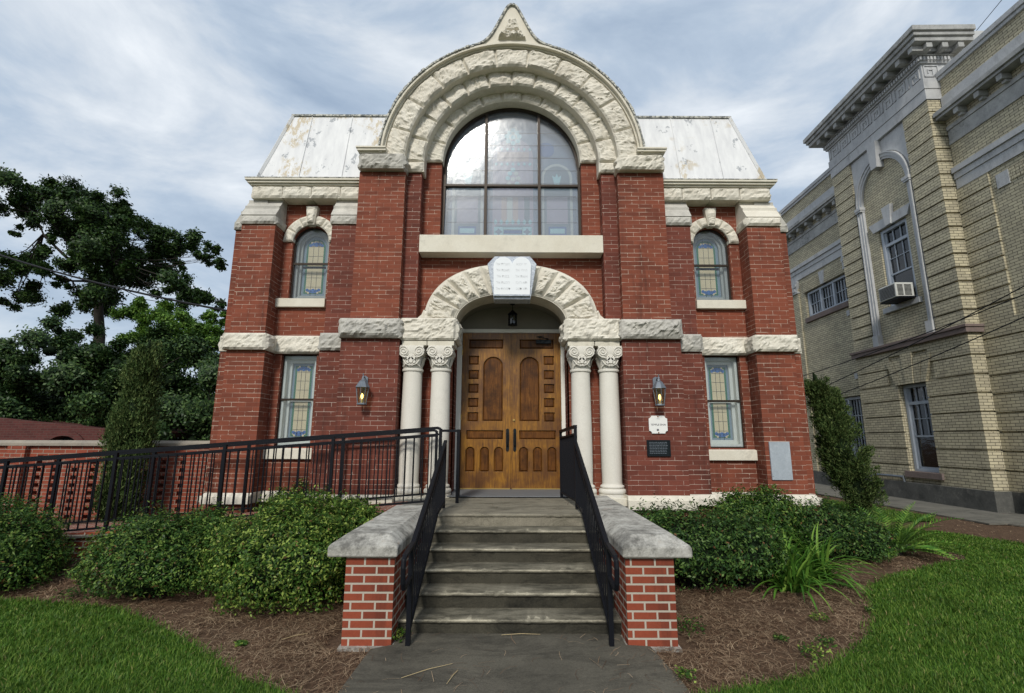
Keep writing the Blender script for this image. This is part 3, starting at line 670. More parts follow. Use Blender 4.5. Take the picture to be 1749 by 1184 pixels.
# --- wing windows
def stained(mb, x0, x1, z0, z1, Y, top, bottom, arch=False):
    # mats: 0 slate 1 green 2 amber 3 blue 4 lead
    w = x1-x0; xc = (x0+x1)/2
    if arch:
        r = w/2; out_ = [(x0, z0), (x1, z0), (x1, z1-r)]+arc(xc, z1-r, r, 0, 180, 16)[1:]
        i1 = [(x0+.05, z0), (x1-.05, z0), (x1-.05, z1-r)]+arc(xc, z1-r, r-.05, 0, 180, 16)[1:]
        i2 = [(x0+.085, z0), (x1-.085, z0), (x1-.085, z1-r)]+arc(xc, z1-r, r-.085, 0, 180, 16)[1:]
    else:
        b0 = .0 if not bottom else .06; t0 = .0 if not top else .06
        out_ = [(x0, z0), (x1, z0), (x1, z1), (x0, z1)]
        i1 = [(x0+.05, z0+b0*.8), (x1-.05, z0+b0*.8), (x1-.05, z1-t0*.8), (x0+.05, z1-t0*.8)]
        i2 = [(x0+.085, z0+b0*1.3), (x1-.085, z0+b0*1.3), (x1-.085, z1-t0*1.3), (x0+.085, z1-t0*1.3)]
    mb.plate(out_, Y-.004, Y+.01, mi=0); mb.plate(i1, Y-.007, Y, mi=1, back=False); mb.plate(i2, Y-.010, Y, mi=2, back=False)
    iw = w-.17
    for k in (1, 2): x = x0+.085+iw*k/3; mb.box(x-.003, x+.003, Y-.013, Y-.009, z0+.01, z1-.05, 4)
    nh = max(2, int((z1-z0)/.16))
    for k in range(1, nh): z = z0+(z1-z0)*k/nh; mb.box(x0+.09, x1-.09, Y-.013, Y-.009, z-.003, z+.003, 4)
    def orn(z, sg_):
        for dx, dz, r in ((0, 0, .045), (-.06, .005, .035), (.06, .005, .035), (-.10, -.02, .028), (.10, -.02, .028)):
            mb.plate(arc(xc+dx*w/.42, z+sg_*dz, r, 0, 330, 9), Y-.016, Y-.009, mi=3, back=False)
        for dx in (-.08, .08): mb.plate(arc(xc+dx*w/.42, z+sg_*.035, .018, 0, 320, 7), Y-.018, Y-.009, mi=2, back=False)
    if top: orn(z1-.10-(.05 if arch else 0), 1)
    if bottom: orn(z0+.10, -1)
SG = [M['g_slate'], M['g_green'], M['g_amber'], M['g_blue'], M['lead']]
for s in (-1, 1):
    # lower window
    x0, x1 = min(s*3.385, s*3.985), max(s*3.385, s*3.985); z0, z1 = 1.625, 3.20
    mb = MB(); mb.plate([(x0, z0), (x1, z0), (x1, z1), (x0, z1)], 3.70, 3.86, holes=[[(x0+.055, z0+.06), (x1-.055, z0+.06), (x1-.055, z1-.065), (x0+.055, z1-.065)]])
    wo = part(mb, 'window', M['whitewood'], bevel=.006)
    wo['label'] = 'rectangular white framed stained glass window'
    mb = MB(); zm = 2.42
    for a, b_ in ((z0+.06, zm-.012), (zm+.012, z1-.065)):
        mb.plate([(x0+.05, a), (x1-.05, a), (x1-.05, b_), (x0+.05, b_)], 3.80, 3.86, holes=[[(x0+.11, a+.07 if a < 2 else a+.012), (x1-.11, a+.07 if a < 2 else a+.012), (x1-.11, b_-.06 if b_ > 3 else b_-.012), (x0+.11, b_-.06 if b_ > 3 else b_-.012)]])
    part(mb, 'sash', M['whitewood'], wo, bevel=.004)
    mb = MB(); mb.box(x0-.01, x1+.01, 3.675, 3.70, zm-.018, zm+.018); mb.box(x0-.004, x0+.012, 3.68, 3.70, z0, z1); mb.box(x1-.012, x1+.004, 3.68, 3.70, z0, z1); mb.box(x0, x1, 3.68, 3.70, z0-.004, z0+.02); mb.box(x0, x1, 3.68, 3.70, z1-.016, z1+.002); part(mb, 'storm_frame', M['bronze'], wo)
    mb = MB(); mb.box(x0+.01, x1-.01, 3.690, 3.694, z0+.01, z1-.01); part(mb, 'storm_pane', M['storm'], wo)
    mb = MB(); stained(mb, x0+.10, x1-.10, z0+.12, zm-.02, 3.85, False, True); stained(mb, x0+.10, x1-.10, zm+.02, z1-.12, 3.85, True, False); part(mb, 'stained_glass', SG, wo)
    mb = MB(); a, b_ = min(s*3.27, s*4.16), max(s*3.27, s*4.16); mb.plate([(3.53, 1.42), (3.53, 1.585), (3.72, 1.625), (3.72, 1.42)], a, b_, axis='X'); part(mb, 'window_sill', M['stone_smooth'], bevel=.008)
    # upper window
    x0, x1 = min(s*3.315, s*3.965), max(s*3.315, s*3.965); z0 = 4.22; zs = 5.25; r = .325; xc = (x0+x1)/2
    O = [(x0, z0), (x1, z0), (x1, zs)]+arc(xc, zs, r, 0, 180, 20)[1:]
    I = [(x0+.055, z0+.055), (x1-.055, z0+.055), (x1-.055, zs)]+arc(xc, zs, r-.055, 0, 180, 20)[1:]
    I2 = [(x0+.10, z0+.10), (x1-.10, z0+.10), (x1-.10, zs)]+arc(xc, zs, r-.10, 0, 180, 20)[1:]
    mb = MB(); mb.plate(O, 3.74, 3.86, holes=[I]); wo = part(mb, 'window', M['greywood'], bevel=.004)
    wo['label'] = 'round headed stained glass window'
    mb = MB(); mb.plate(I, 3.80, 3.86, holes=[I2]); part(mb, 'sash', M['greywood'], wo, bevel=.004)
    mb = MB(); zm = 4.88; mb.box(x0, x1, 3.66, 3.69, zm-.02, zm+.02); mb.plate(O, 3.665, 3.69, holes=[[(x0+.014, z0+.014), (x1-.014, z0+.014), (x1-.014, zs)]+arc(xc, zs, r-.014, 0, 180, 20)[1:]]); part(mb, 'storm_frame', M['bronze'], wo)
    mb = MB(); mb.plate(O, 3.680, 3.684); part(mb, 'storm_pane', M['storm'], wo)
    mb = MB(); stained(mb, x0+.10, x1-.10, z0+.10, zm-.03, 3.85, False, True); stained(mb, x0+.10, x1-.10, zm+.02, zs+r-.10, 3.85, True, False, True); part(mb, 'stained_glass', SG, wo)
    mb = MB(); a, b_ = min(s*3.285, s*4.17), max(s*3.285, s*4.17); mb.plate([(3.52, 4.035), (3.52, 4.19), (3.70, 4.22), (3.70, 4.035)], a, b_, axis='X'); part(mb, 'window_sill', M['stone_smooth'], bevel=.008)
    # arch over the upper window
    mb = MB(); ro, ri, zc = .505, .325, 5.27
    mb.plate(arc(s*3.64, zc, ro, 0, 180, 24)+arc(s*3.64, zc, ri, 180, 0, 24), 3.57, 3.75)
    for k in range(6):
        if k in (): continue
        a0, a1 = 30*k+.8, 30*(k+1)-.8
        rock(mb, lambda u, v, t, a0=a0, a1=a1: (s*3.64+(ri+(ro-ri)*v)*math.cos(R(a1+(a0-a1)*u)), 3.569-t, zc+(ri+(ro-ri)*v)*math.sin(R(a1+(a0-a1)*u))), R(28)*.42, ro-ri, .035, 600+k, .01, .025)
    ao = part(mb, 'window_arch', M['stone'])
    mb = MB(); xk = s*3.64
    mb.plate([(xk-.065, 5.575), (xk+.065, 5.575), (xk+.105, 5.93), (xk-.105, 5.93)], 3.50, 3.62)
    rock(mb, lambda u, v, t: (xk+(-.06-.035*v)*(1-2*u), 3.499-t, 5.59+.33*v), .15, .33, .04, 620, .008, .02, marg=.04); part(mb, 'keystone', M['stone'], ao)

# --- columns
def column(x, seed):
    y = 3.30; mb = MB()
    prof = [(.158, 1.06), (.163, 1.3), (.165, 1.7), (.160, 2.3), (.154, 2.86)]
    mb.lathe(prof, x, y, 36); c = part(mb, 'column', M['stone_col'], smooth='auto')
    mb = MB()
    pr = [(.215, .86), (.215, .905)]+[(.195+.025*math.cos(R(a)), .945+.038*math.sin(R(a))) for a in range(-80, 90, 20)]+[(.185, .99)]+[(.172+.02*math.cos(R(a)), 1.018+.024*math.sin(R(a))) for a in range(-80, 90, 20)]+[(.163, 1.05), (.158, 1.07)]
    mb.lathe(pr, x, y, 36); part(mb, 'column_base', M['stone_col'], c, smooth='auto')
    mb = MB()
    pr = [(.150, 2.85), (.172, 2.858), (.178, 2.878), (.172, 2.898), (.155, 2.905), (.160, 2.96), (.178, 3.05), (.205, 3.14), (.215, 3.20), (.20, 3.275)]
    mb.lathe(pr, x, y, 32)
    # volutes: spiral rolls on the four corners' front faces
    for s in (-1, 1):
        cx, cz = x+s*.125, 3.175
        mb.lathe([(0.001, 0), (.085, .0), (.085, .02), (.001, .02)], 0, 0, 3) if False else None
        mb.plate(arc(cx, cz, .088, 0, 345, 23), y-.205, y+.205)
        sp = [(cx+s*(.085-.078*t)*math.cos(t*4.2*math.pi), y-.212, cz+(.085-.078*t)*math.sin(t*4.2*math.pi)) for t in np.linspace(0, .93, 44)]
        mb.tube(sp, .011, 6)
        mb.tube([(cx+s*.005, y-.22, cz), (cx+s*.005, y-.195, cz)], .022, 8)
        mb.tube([(x+s*.02, y-.19, 3.12), (x+s*.055, y-.203, 3.085), (x+s*.10, y-.206, 3.075), (x+s*.15, y-.200, 3.09)], .011, 6)
    mb.box(x-.195, x+.195, y-.19, y+.19, 3.245, 3.276)
    # leaves round the bell
    for k in range(10):
        a = 2*math.pi*k/10+.31; ca, sa = math.cos(a), math.sin(a)
        pts = []
        for (r_, z_, w_) in ((.158, 2.91, .025), (.178, 2.98, .045), (.198, 3.05, .04), (.225, 3.085, .018), (.225, 3.065, .004)):
            for sd_ in (-1, 1): pts.append((x+r_*ca-sd_*w_*sa, y+r_*sa+sd_*w_*ca, z_))
        mb.add(pts, [(2*i, 2*i+1, 2*i+3, 2*i+2) for i in range(4)])
    for (dx, dz, w_) in ((0, 0, .05), (-.04, .03, .03), (.04, .03, .03), (0, .07, .03), (-.05, -.03, .025), (.05, -.03, .025)):
        mb.plate(arc(x+dx, 3.03+dz, w_, 0, 320, 8), y-.215, y-.17)
    for s in (-1, 1): mb.tube([(x-s*.14, y-.13, 2.93), (x-s*.07, y-.19, 2.99), (x+s*.02, y-.2, 2.94), (x+s*.09, y-.19, 2.97), (x+s*.13, y-.16, 3.04)], .010, 6)
    part(mb, 'capital', M['stone_col'], c, smooth='auto', recalc=False)
for x in (-1.635, -1.165, 1.165, 1.635): column(x, 0)

# --- porch interior: tympanum, door frame, doors, threshold
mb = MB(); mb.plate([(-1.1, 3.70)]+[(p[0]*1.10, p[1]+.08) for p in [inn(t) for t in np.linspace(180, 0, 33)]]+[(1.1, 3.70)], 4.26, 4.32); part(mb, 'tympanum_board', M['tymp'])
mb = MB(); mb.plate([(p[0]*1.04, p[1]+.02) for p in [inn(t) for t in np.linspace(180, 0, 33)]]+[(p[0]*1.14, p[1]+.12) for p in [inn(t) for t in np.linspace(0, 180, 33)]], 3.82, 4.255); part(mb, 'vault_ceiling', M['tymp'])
mb = MB(); mb.plate([(-1.035, .86), (-1.035, 3.80), (1.035, 3.80), (1.035, .86), (.93, .86), (.93, 3.728), (-.91, 3.728), (-.91, .86)], 4.19, 4.30)
fo = part(mb, 'door_frame', M['whitewood'], bevel=.008)
mb = MB(); mb.plate([(3.17, .862), (3.17, .878), (4.25, .885), (4.25, .862)], -.99, .99, axis='X'); part(mb, 'threshold', M['threshold'], bevel=.005)
def leaf(xa, xb, s):
    # xa = hinge side, xb = meeting side
    z0, z1 = .89, 3.722; lx0, lx1 = min(xa, xb), max(xa, xb); w = lx1-lx0
    X = lambda t: xa+(xb-xa)*t      # t: 0 hinge, 1 meeting
    Zp = lambda p: z1-(p-385)*(z1-z0)/695
    rect = lambda t0, t1, p0, p1: [(X(t0), Zp(p1)), (X(t1), Zp(p1)), (X(t1), Zp(p0)), (X(t0), Zp(p0))]
    def archp(t0, t1, p0, p1):
        xc = (X(t0)+X(t1))/2; r = abs(X(t1)-X(t0))/2; zt = Zp(p0)-r
        return [(xc-r, Zp(p1)), (xc+r, Zp(p1)), (xc+r, zt)]+arc(xc, zt, r, 0, 180, 12)[1:]
    holes = [rect(.13, .84, 414, 458), archp(.43, .84, 495, 788), rect(.11, .85, 828, 868)]
    for p in (491, 557, 620, 684, 748): holes.append(rect(.13, .345, p, p+42))
    for t in (.10, .385, .665): holes.append(archp(t, t+.19, 900, 1008))
    mb = MB(); mb.plate([(lx0, z0), (lx1, z0), (lx1, z1), (lx0, z1)], 4.205, 4.240, holes=holes); mb.box(lx0, lx1, 4.242, 4.262, z0, z1)
    o = part(mb, 'door', M['wood'], bevel=.0035)
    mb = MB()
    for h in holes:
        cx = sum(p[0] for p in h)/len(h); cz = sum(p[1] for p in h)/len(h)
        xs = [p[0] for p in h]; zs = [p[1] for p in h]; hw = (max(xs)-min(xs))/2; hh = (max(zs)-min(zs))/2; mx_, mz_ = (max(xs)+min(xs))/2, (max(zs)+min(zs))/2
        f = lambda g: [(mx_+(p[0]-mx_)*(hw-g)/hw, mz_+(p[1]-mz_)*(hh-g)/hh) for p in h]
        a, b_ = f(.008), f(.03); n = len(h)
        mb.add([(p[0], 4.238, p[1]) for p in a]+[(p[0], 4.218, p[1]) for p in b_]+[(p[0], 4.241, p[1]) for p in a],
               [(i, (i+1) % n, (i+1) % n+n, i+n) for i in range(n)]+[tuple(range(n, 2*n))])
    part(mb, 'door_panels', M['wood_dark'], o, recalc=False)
    mb = MB(); hx = X(.935)
    mb.plate([(hx-.028, 1.57), (hx+.028, 1.57), (hx+.028, 1.92)]+arc(hx, 1.92, .028, 0, 180, 8)[1:]+arc(hx, 1.57, .028, 180, 360, 8)[:-1], 4.192, 4.206); mb.tube([(hx, 4.195, 1.62), (hx, 4.150, 1.66), (hx, 4.145, 1.75), (hx, 4.150, 1.83), (hx, 4.195, 1.87)], .010, 8)
    part(mb, 'door_handle', M['plaque_d'], o)
    for zh in (1.15, 2.15, 3.35):
        mb = MB(); mb.tube([(X(0), 4.195, zh-.05), (X(0), 4.195, zh+.05)], .009, 8); part(mb, 'hinge', M['brass'], o)
    mb = MB(); mb.box(lx0+.01, lx1-.01, 4.195, 4.206, z0-.005, z0+.012); part(mb, 'kick_strip', M['brass'], o)
    return o
dl = leaf(-.905, .005, -1); dr = leaf(.925, .018, 1)
mb = MB(); mb.box(.008, .030, 4.192, 4.207, .89, 3.72); part(mb, 'astragal', M['wood'], dr)
mb = MB(); mb.tube([(.06, 4.207, 2.10), (.06, 4.185, 2.10)], .02, 14); mb.tube([(.06, 4.190, 2.10), (.06, 4.175, 2.10)], .012, 10); part(mb, 'door_lock', M['brass'], dr)
mb = MB(); mb.box(.47, .75, 4.150, 4.200, 3.52, 3.585); mb.bar((.70, 4.140, 3.60), (.48, 3.95, 3.60), .02, .015); mb.bar((.48, 3.95, 3.60), (.60, 4.150, 3.655), .02, .015); part(mb, 'door_closer', M['plaque_d'], dr)

# --- mansard roof, rear body
mb = MB()
zb, zt = 6.336, 7.93
for s in (-1, 1):
    mb.hexa([(s*1.9, 3.36, zb), (s*4.64, 3.36, zb), (s*4.64, 16, zb), (s*1.9, 16, zb), (s*1.9, 3.74, zt), (s*4.26, 3.74, zt), (s*4.26, 15.6, zt), (s*1.9, 15.6, zt)])
mb.box(-1.95, 1.95, 4.12, 15.9, 6.0, 7.925)
rf = part(mb, 'mansard_roof', M['roof'])
mb = MB()
for s in (-1, 1):
    for x in (2.45, 3.1, 3.88):
        dx = 0
        mb.bar((s*x, 3.352, zb+.01), (s*(x-.0), 3.733, zt), .016, .016)
    mb.bar((s*4.64, 3.355, zb+.01), (s*4.26, 3.735, zt+.01), .05, .05); part(mb, 'roof_seams', M['roof'], rf); mb = MB(); mb.bar((s*1.9, 3.73, zt+.012), (s*4.28, 3.73, zt+.012), .04, .035); part(mb, 'ridge_edge', M['flake'], rf); mb = MB()
    mb.bar((s*4.64, 3.36, zb+.02), (s*4.64, 16, zb+.02), .03, .03)
    part(mb, 'roof_seams', M['roof'], rf); mb = MB()
mb = MB(); mb.plate(arc(0, 6.62, 2.22, 0, 180, 40)+[(-2.22, 6.4), (2.22, 6.4)], 4.10, 8.5); part(mb, 'vaulted_roof', M['roof'])
mb = MB(); mb.box(-4.6, 4.6, 15.7, 15.95, 0, 6.1); part(mb, 'rear_wall', M['brick'])
mb = MB(); mb.box(-4.6, -1.3, 4.0, 4.02, .5, 6.0); mb.box(1.3, 4.6, 4.0, 4.02, .5, 6.0); mb.box(-1.5, 1.5, 4.04, 4.06, 4.9, 8.0); mb.box(-1.5, 1.5, 4.42, 4.44, .5, 5.0); part(mb, 'interior_dark_sheet', M['dark'])  # near-black sheets, painted as the unlit inside behind the windows
mb = MB(); mb.box(-1.6, 1.6, 3.99, 3.998, 5.3, 6.3); part(mb, 'lower_dark_sheet', M['dark'])  # near-black sheet standing in for darkness behind the great window

# ================================================================== THINGS FIXED TO THE SYNAGOGUE
def wall_lantern(x, label):
    t = empty('wall_lantern', (x, 3.05, 2.28)); tag(t, label, 'lantern', 'wall lanterns beside the porch')
    X, Y, Z = x, 2.90, 2.28
    mb = MB(); mb.plate([(x-.055, 2.52), (x+.035, 2.52), (x+.035, 2.73), (x-.01, 2.76), (x-.055, 2.73)], 3.035, 3.058)
    mb.tube([(x-.01, 3.03, 2.60), (x-.005, 2.96, 2.64), (x, 2.92, 2.70), (x, 2.90, 2.73), (x, 2.895, 2.70)], .012, 8)
    mb.tube([(x, 3.03, 2.70), (x, 2.97, 2.74), (x, 2.93, 2.70), (x, 2.95, 2.66)], .008, 6)
    mb.lathe([(.001, .50), (.012, .485), (.006, .46), (.018, .43), (.012, .42)], X, Y, 10, cz=2.28)
    mb.build('bracket', M['pewter'], t, smooth='auto')
    mb = MB(); mb.lathe([(.012, .43), (.022, .41), (.028, .395), (.055, .375), (.085, .33), (.112, .285), (.115, .272), (.10, .268)], X, Y, 8, cz=2.28)
    mb.lathe([(.052, .0), (.075, .0), (.078, .012), (.075, .026), (.05, .028)], X, Y, 8, cz=2.28)
    for k in range(8):
        a = 2*math.pi*k/8; mb.bar((X+.067*math.cos(a), Y+.067*math.sin(a), 2.30), (X+.10*math.cos(a), Y+.10*math.sin(a), 2.55), .007, .007)
    mb.build('lamp_cage', M['pewter'], t)
    mb = MB(); n = 8; mb.add([(X+r*math.cos(2*math.pi*k/n), Y+r*math.sin(2*math.pi*k/n), z) for r, z in ((.064, 2.305), (.096, 2.55)) for k in range(n)], [(k, (k+1) % n, (k+1) % n+n, k+n) for k in range(n)])
    mb.build('lantern_glass', M['lampglass'], t)
    mb = MB(); mb.lathe([(.004, .0), (.012, .01), (.019, .03), (.020, .05), (.014, .075), (.003, .09)], X, Y, 12, cz=2.37); mb.build('bulb', M['bulb'], t, smooth=True)
    mb = MB(); mb.tube([(X, Y, 2.31), (X, Y, 2.37)], .014, 8); mb.build('bulb_socket', M['plaque_w'], t)
wall_lantern(-2.34, 'pewter lantern with lit bulb on the pier left of the doors, above the ramp railing')
wall_lantern(2.35, 'pewter lantern with lit bulb on the pier right of the doors, above the white plaque')
# hanging porch lantern
t = empty('hanging_lantern', (0.03, 3.95, 3.81)); tag(t, 'small black lantern hanging inside the porch arch above the doors', 'lantern')
lx, ly = .03, 3.95
mb = MB(); mb.lathe([(.045, .395), (.045, .42), (.02, .43)], lx, ly, 14, cz=3.81); mb.tube([(lx, ly, 4.24), (lx, ly, 4.10)], .006, 6); mb.build('hanger', M['iron'], t)
mb = MB(); mb.lathe([(.006, .30), (.02, .285), (.035, .27), (.055, .25), (.085, .225), (.09, .205), (.075, .2)], lx, ly, 8, cz=3.81); mb.lathe([(.06, 0), (.085, .0), (.088, .015), (.078, .03)], lx, ly, 8, cz=3.81)
for k in range(8): a = 2*math.pi*k/8; mb.bar((lx+.074*math.cos(a), ly+.074*math.sin(a), 3.825), (lx+.076*math.cos(a), ly+.076*math.sin(a), 4.02), .008, .008)
mb.build('lamp_cage', M['iron'], t)
mb = MB(); n = 8; mb.add([(lx+.07*math.cos(2*math.pi*k/n), ly+.07*math.sin(2*math.pi*k/n), z) for z in (3.835, 4.015) for k in range(n)], [(k, (k+1) % n, (k+1) % n+n, k+n) for k in range(n)]); mb.build('lantern_glass', M['darkglass'], t)
# tablet keystone
t = empty('tablet_keystone', (0, 3.10, 4.06)); tag(t, 'white twin tablets on grey veined marble at the crown of the porch arch', 'tablet')
mb = MB(); mb.plate([(-.285, 4.06), (.325, 4.06), (.43, 4.68), (.325, 4.815), (-.28, 4.815), (-.40, 4.68)], 3.08, 3.36); mb.build('marble_block', M['marble'], t, bevel=.006)
mb = MB(); mb.plate([(-.285, 4.13), (.315, 4.13), (.335, 4.62)]+arc(.175, 4.63, .16, 0, 165, 14)[1:]+arc(-.135, 4.63, .16, 15, 180, 14)+[(-.30, 4.62)], 3.035, 3.082); mb.build('tablets', M['tablet'], t, bevel=.004)
mb = MB(); mb.box(-.292, .322, 3.03, 3.083, 4.105, 4.126); mb.build('tablet_ledge', M['marble'], t)
def text(body, x, y, z, size, mat, name, parent, align='CENTER', ext=.001, font=None, sx=1):
    c = bpy.data.curves.new(name, 'FONT'); c.body = body; c.size = size; c.align_x = align; c.align_y = 'CENTER'; c.extrude = ext
    tmp = bpy.data.objects.new(name, c); COL.objects.link(tmp); dg = bpy.context.evaluated_depsgraph_get()
    me = bpy.data.meshes.new_from_object(tmp.evaluated_get(dg)); bpy.data.objects.remove(tmp)
    o = bpy.data.objects.new(name, me); COL.objects.link(o); me.materials.clear(); me.materials.append(mat)
    me.transform(Matrix.Translation(Vector((x, y, z))-WL[parent]) @ Matrix.Rotation(R(90), 4, 'X') @ Matrix.Diagonal((sx, 1, 1, 1))); o.parent = parent; return o
HB = [['אנכי ה׳', 'לא יהיה', 'לא תשא', 'זכור את', 'כבד את'], ['לא תרצח', 'לא תנאף', 'לא תגנב', 'לא תענה', 'לא תחמד']]
for c_, x in ((0, .175), (1, -.135)):
    for i, wd in enumerate(HB[c_]):
        text(wd, x, 3.034, 4.66-i*.108, .062, M['letter_f'], 'inscription', t)
# white enamel plaque
t = empty('white_plaque', (2.345, 3.05, 1.86)); tag(t, 'small white notched plaque reading TEMPLE SINAI under the right lantern', 'plaque')
def notched(cx, cz, hw, hh, r):
    o = []
    for (sx, sz, a0) in ((1, 1, 270), (-1, 1, 360), (-1, -1, 90), (1, -1, 180)):
        ax, az = cx+sx*hw, cz+sz*hh
        o += [(ax+r*math.cos(R(a0-90*k/5)), az+r*math.sin(R(a0-90*k/5))) for k in range(6)]
    return o
mb = MB(); mb.plate(notched(2.345, 1.992, .147, .140, .042), 3.035, 3.055); mb.build('plate', M['plaque_w'], t, bevel=.003)
text('TEMPLE SINAI', 2.345, 3.033, 1.99, .040, M['letter'], 'lettering', t); text('1903', 2.345, 3.033, 2.085, .032, M['letter_f'], 'lettering', t)
mb = MB()
for a0 in (90, 270): mb.plate([(2.335+.022*math.cos(R(a0+120*k)), 1.91+.022*math.sin(R(a0+120*k))) for k in range(3)], 3.032-(.001 if a0 > 90 else 0), 3.036)
mb.build('emblem', M['letter'], t)
mb = MB()
for z in (2.118, 1.866): mb.tube([(2.345, 3.036, z), (2.345, 3.026, z)], .010, 10)
mb.build('screw', M['rust'], t)
# dark bronze plaque
t = empty('bronze_plaque', (2.335, 3.05, 1.5)); tag(t, 'dark rectangular bronze plaque below the white plaque', 'plaque')
mb = MB(); mb.plate([(2.15, 1.50), (2.52, 1.50), (2.52, 1.752), (2.15, 1.752)], 3.03, 3.055, holes=[[(2.165, 1.515), (2.505, 1.515), (2.505, 1.737), (2.165, 1.737)]]); mb.box(2.162, 2.508, 3.038, 3.05, 1.512, 1.74); mb.build('plate', M['plaque_d'], t)
mb = MB()
for i in range(8):
    z = 1.715-i*.024; x = 2.19
    while x < 2.46:
        l_ = random.uniform(.012, .035); mb.box(x, min(x+l_, 2.48), 3.035, 3.0385, z-.004, z+.004); x += l_+.008
mb.build('raised_lettering', M['pewter'], t)
# slate cornerstone
mb = MB(); mb.plate([(4.185, 1.13), (4.515, 1.13), (4.515, 1.73), (4.185, 1.73)], 3.235, 3.262)
tag(mb.build('cornerstone', M['slate'], bevel=.003), 'blank blue grey slate cornerstone low on the right corner buttress', 'cornerstone')

# ================================================================== STAIRS, LANDING, CHEEK WALLS
r_, t_ = .143, .2877
t = empty('entrance_stairs', (0, .7, 0)); tag(t, 'flight of six mossy concrete steps climbing to the double doors', 'stairs')
for k in range(6):
    mb = MB(); y0 = k*t_; z1 = (k+1)*r_
    y1 = (k+1)*t_+.02 if k < 5 else 3.10
    # nosing profile with worn rounded edge
    zb_ = k*r_ if k else -.05
    prof = [(y0+.012, zb_+.001), (y0+.006, z1-.035), (y0-.012, z1-.028), (y0-.014, z1-.012), (y0-.006, z1-.002), (y0+.012, z1), (y1, z1+.001), (y1, zb_+.001)]
    n = 60; vs = []; m_ = len(prof)
    for i in range(n+1):
        x = -1.012+2.024*i/n
        for j, (py, pz) in enumerate(prof):
            d = nz((x, py*3+k, pz), 5, k)*.008+nz((x, k*3., pz), 16, k)*.005 if 1 <= j <= 5 else 0
            vs.append((x, py+d, pz-abs(d)*.5))
    fs = [(i*m_+j, i*m_+(j+1) % m_, (i+1)*m_+(j+1) % m_, (i+1)*m_+j) for i in range(n) for j in range(m_)]+[tuple(range(m_)), tuple(reversed(range(n*m_, (n+1)*m_)))]
    mb.add(vs, fs)
    mb.build('step' if k < 5 else 'landing', M['steps'] if k < 5 else M['landing'], t)
for s in (-1, 1):
    e_ = 1.86 if s < 0 else 3.02
    t = empty('cheek_wall', (s*1.23, .8, 0))
    tag(t, ('brick cheek wall with weathered concrete cap %s of the steps, beside the %s' % (('left', 'large round bush') if s < 0 else ('right', 'dark azalea'))), 'wall', 'brick cheek walls flanking the steps')
    mb = MB(); mb.box(s*1.017, s*1.444, -.245, e_, -.05, .735); mb.build('brick_pier', M['pierbrick'], t)
    mb = MB(); xo, xi = s*1.60, s*.985; f0 = -.30
    a = [(xi, f0, .735), (xo, f0, .735), (xo, e_, .735), (xi, e_, .735)]; b_ = [(xi, f0, .828), (xo, f0, .828), (xo, e_, .828), (xi, e_, .828)]
    xo2, xi2 = s*1.48, s*1.09; c_ = [(xi2, -.15, .908), (xo2, -.15, .908), (xo2, e_-.0, .908), (xi2, e_-.0, .908)]
    mb.add(a+b_+c_, [(0, 3, 2, 1), (0, 1, 5, 4), (1, 2, 6, 5), (2, 3, 7, 6), (3, 0, 4, 7), (4, 5, 9, 8), (5, 6, 10, 9), (6, 7, 11, 10), (7, 4, 8, 11), (8, 9, 10, 11)])
    mb.build('concrete_cap', M['capstone'], t, bevel=.018, seg=3)
    mb = MB(); mb.box(s*1.46, s*1.0, -.30, e_, -.04, .012); mb.build('footing', M['capstone'], t)

# ================================================================== RAILINGS
def slat(mb, x, y, z0, z1, w=.013): mb.box(x-w/2, x+w/2, y-w/2, y+w/2, z0, z1)
for s in (-1, 1):
    x = s*.87
    t = empty('stair_railing', (x, -.26, 0)); tag(t, 'black iron railing descending the %s side of the concrete steps' % ('left' if s < 0 else 'right'), 'railing', 'black iron stair railings')
    rail = lambda y: .83+(y+.20)*.437
    mb = MB(); mb.bar((x, -.20, .83), (x, 1.86, rail(1.86)), .045, .03)
    mb.bar((x, -.54, .80), (x, -.19, .835), .045, .03)
    mb.tube([(x, -.53, .80), (x, -.575, .775), (x, -.585, .72), (x, -.575, .60), (x, -.55, .555), (x, -.50, .545), (x, -.27, .575)], .021, 10)
    mb.build('handrail', M['iron'], t, bevel=.006)
    mb = MB(); mb.box(x-.02, x+.02, -.28, -.24, .0, .83); mb.build('post', M['iron'], t)
    mb = MB(); mb.box(x-.02, x+.02, 1.80, 1.84, .87, rail(1.82)); mb.build('post', M['iron'], t)
    nos = lambda y: max(.0, min(.86, (y+.14)*.497+.12))
    mb = MB(); mb.bar((x, -.24, .135), (x, 1.25, .87), .03, .025); mb.bar((x, 1.25, .885), (x, 1.82, .94), .03, .025); mb.build('bottom_rail', M['iron'], t)
    mb = MB(); mb.bar((x, -.22, .73), (x, 1.82, rail(1.82)-.10), .03, .022); mb.build('middle_rail', M['iron'], t)
    for k in range(19):
        y = -.15+k*.102
        if y > 1.78: break
        mb = MB(); slat(mb, x, y, min(.14+(y+.24)*.493, .93), rail(y)-.10); mb.build('baluster', M['iron'], t)
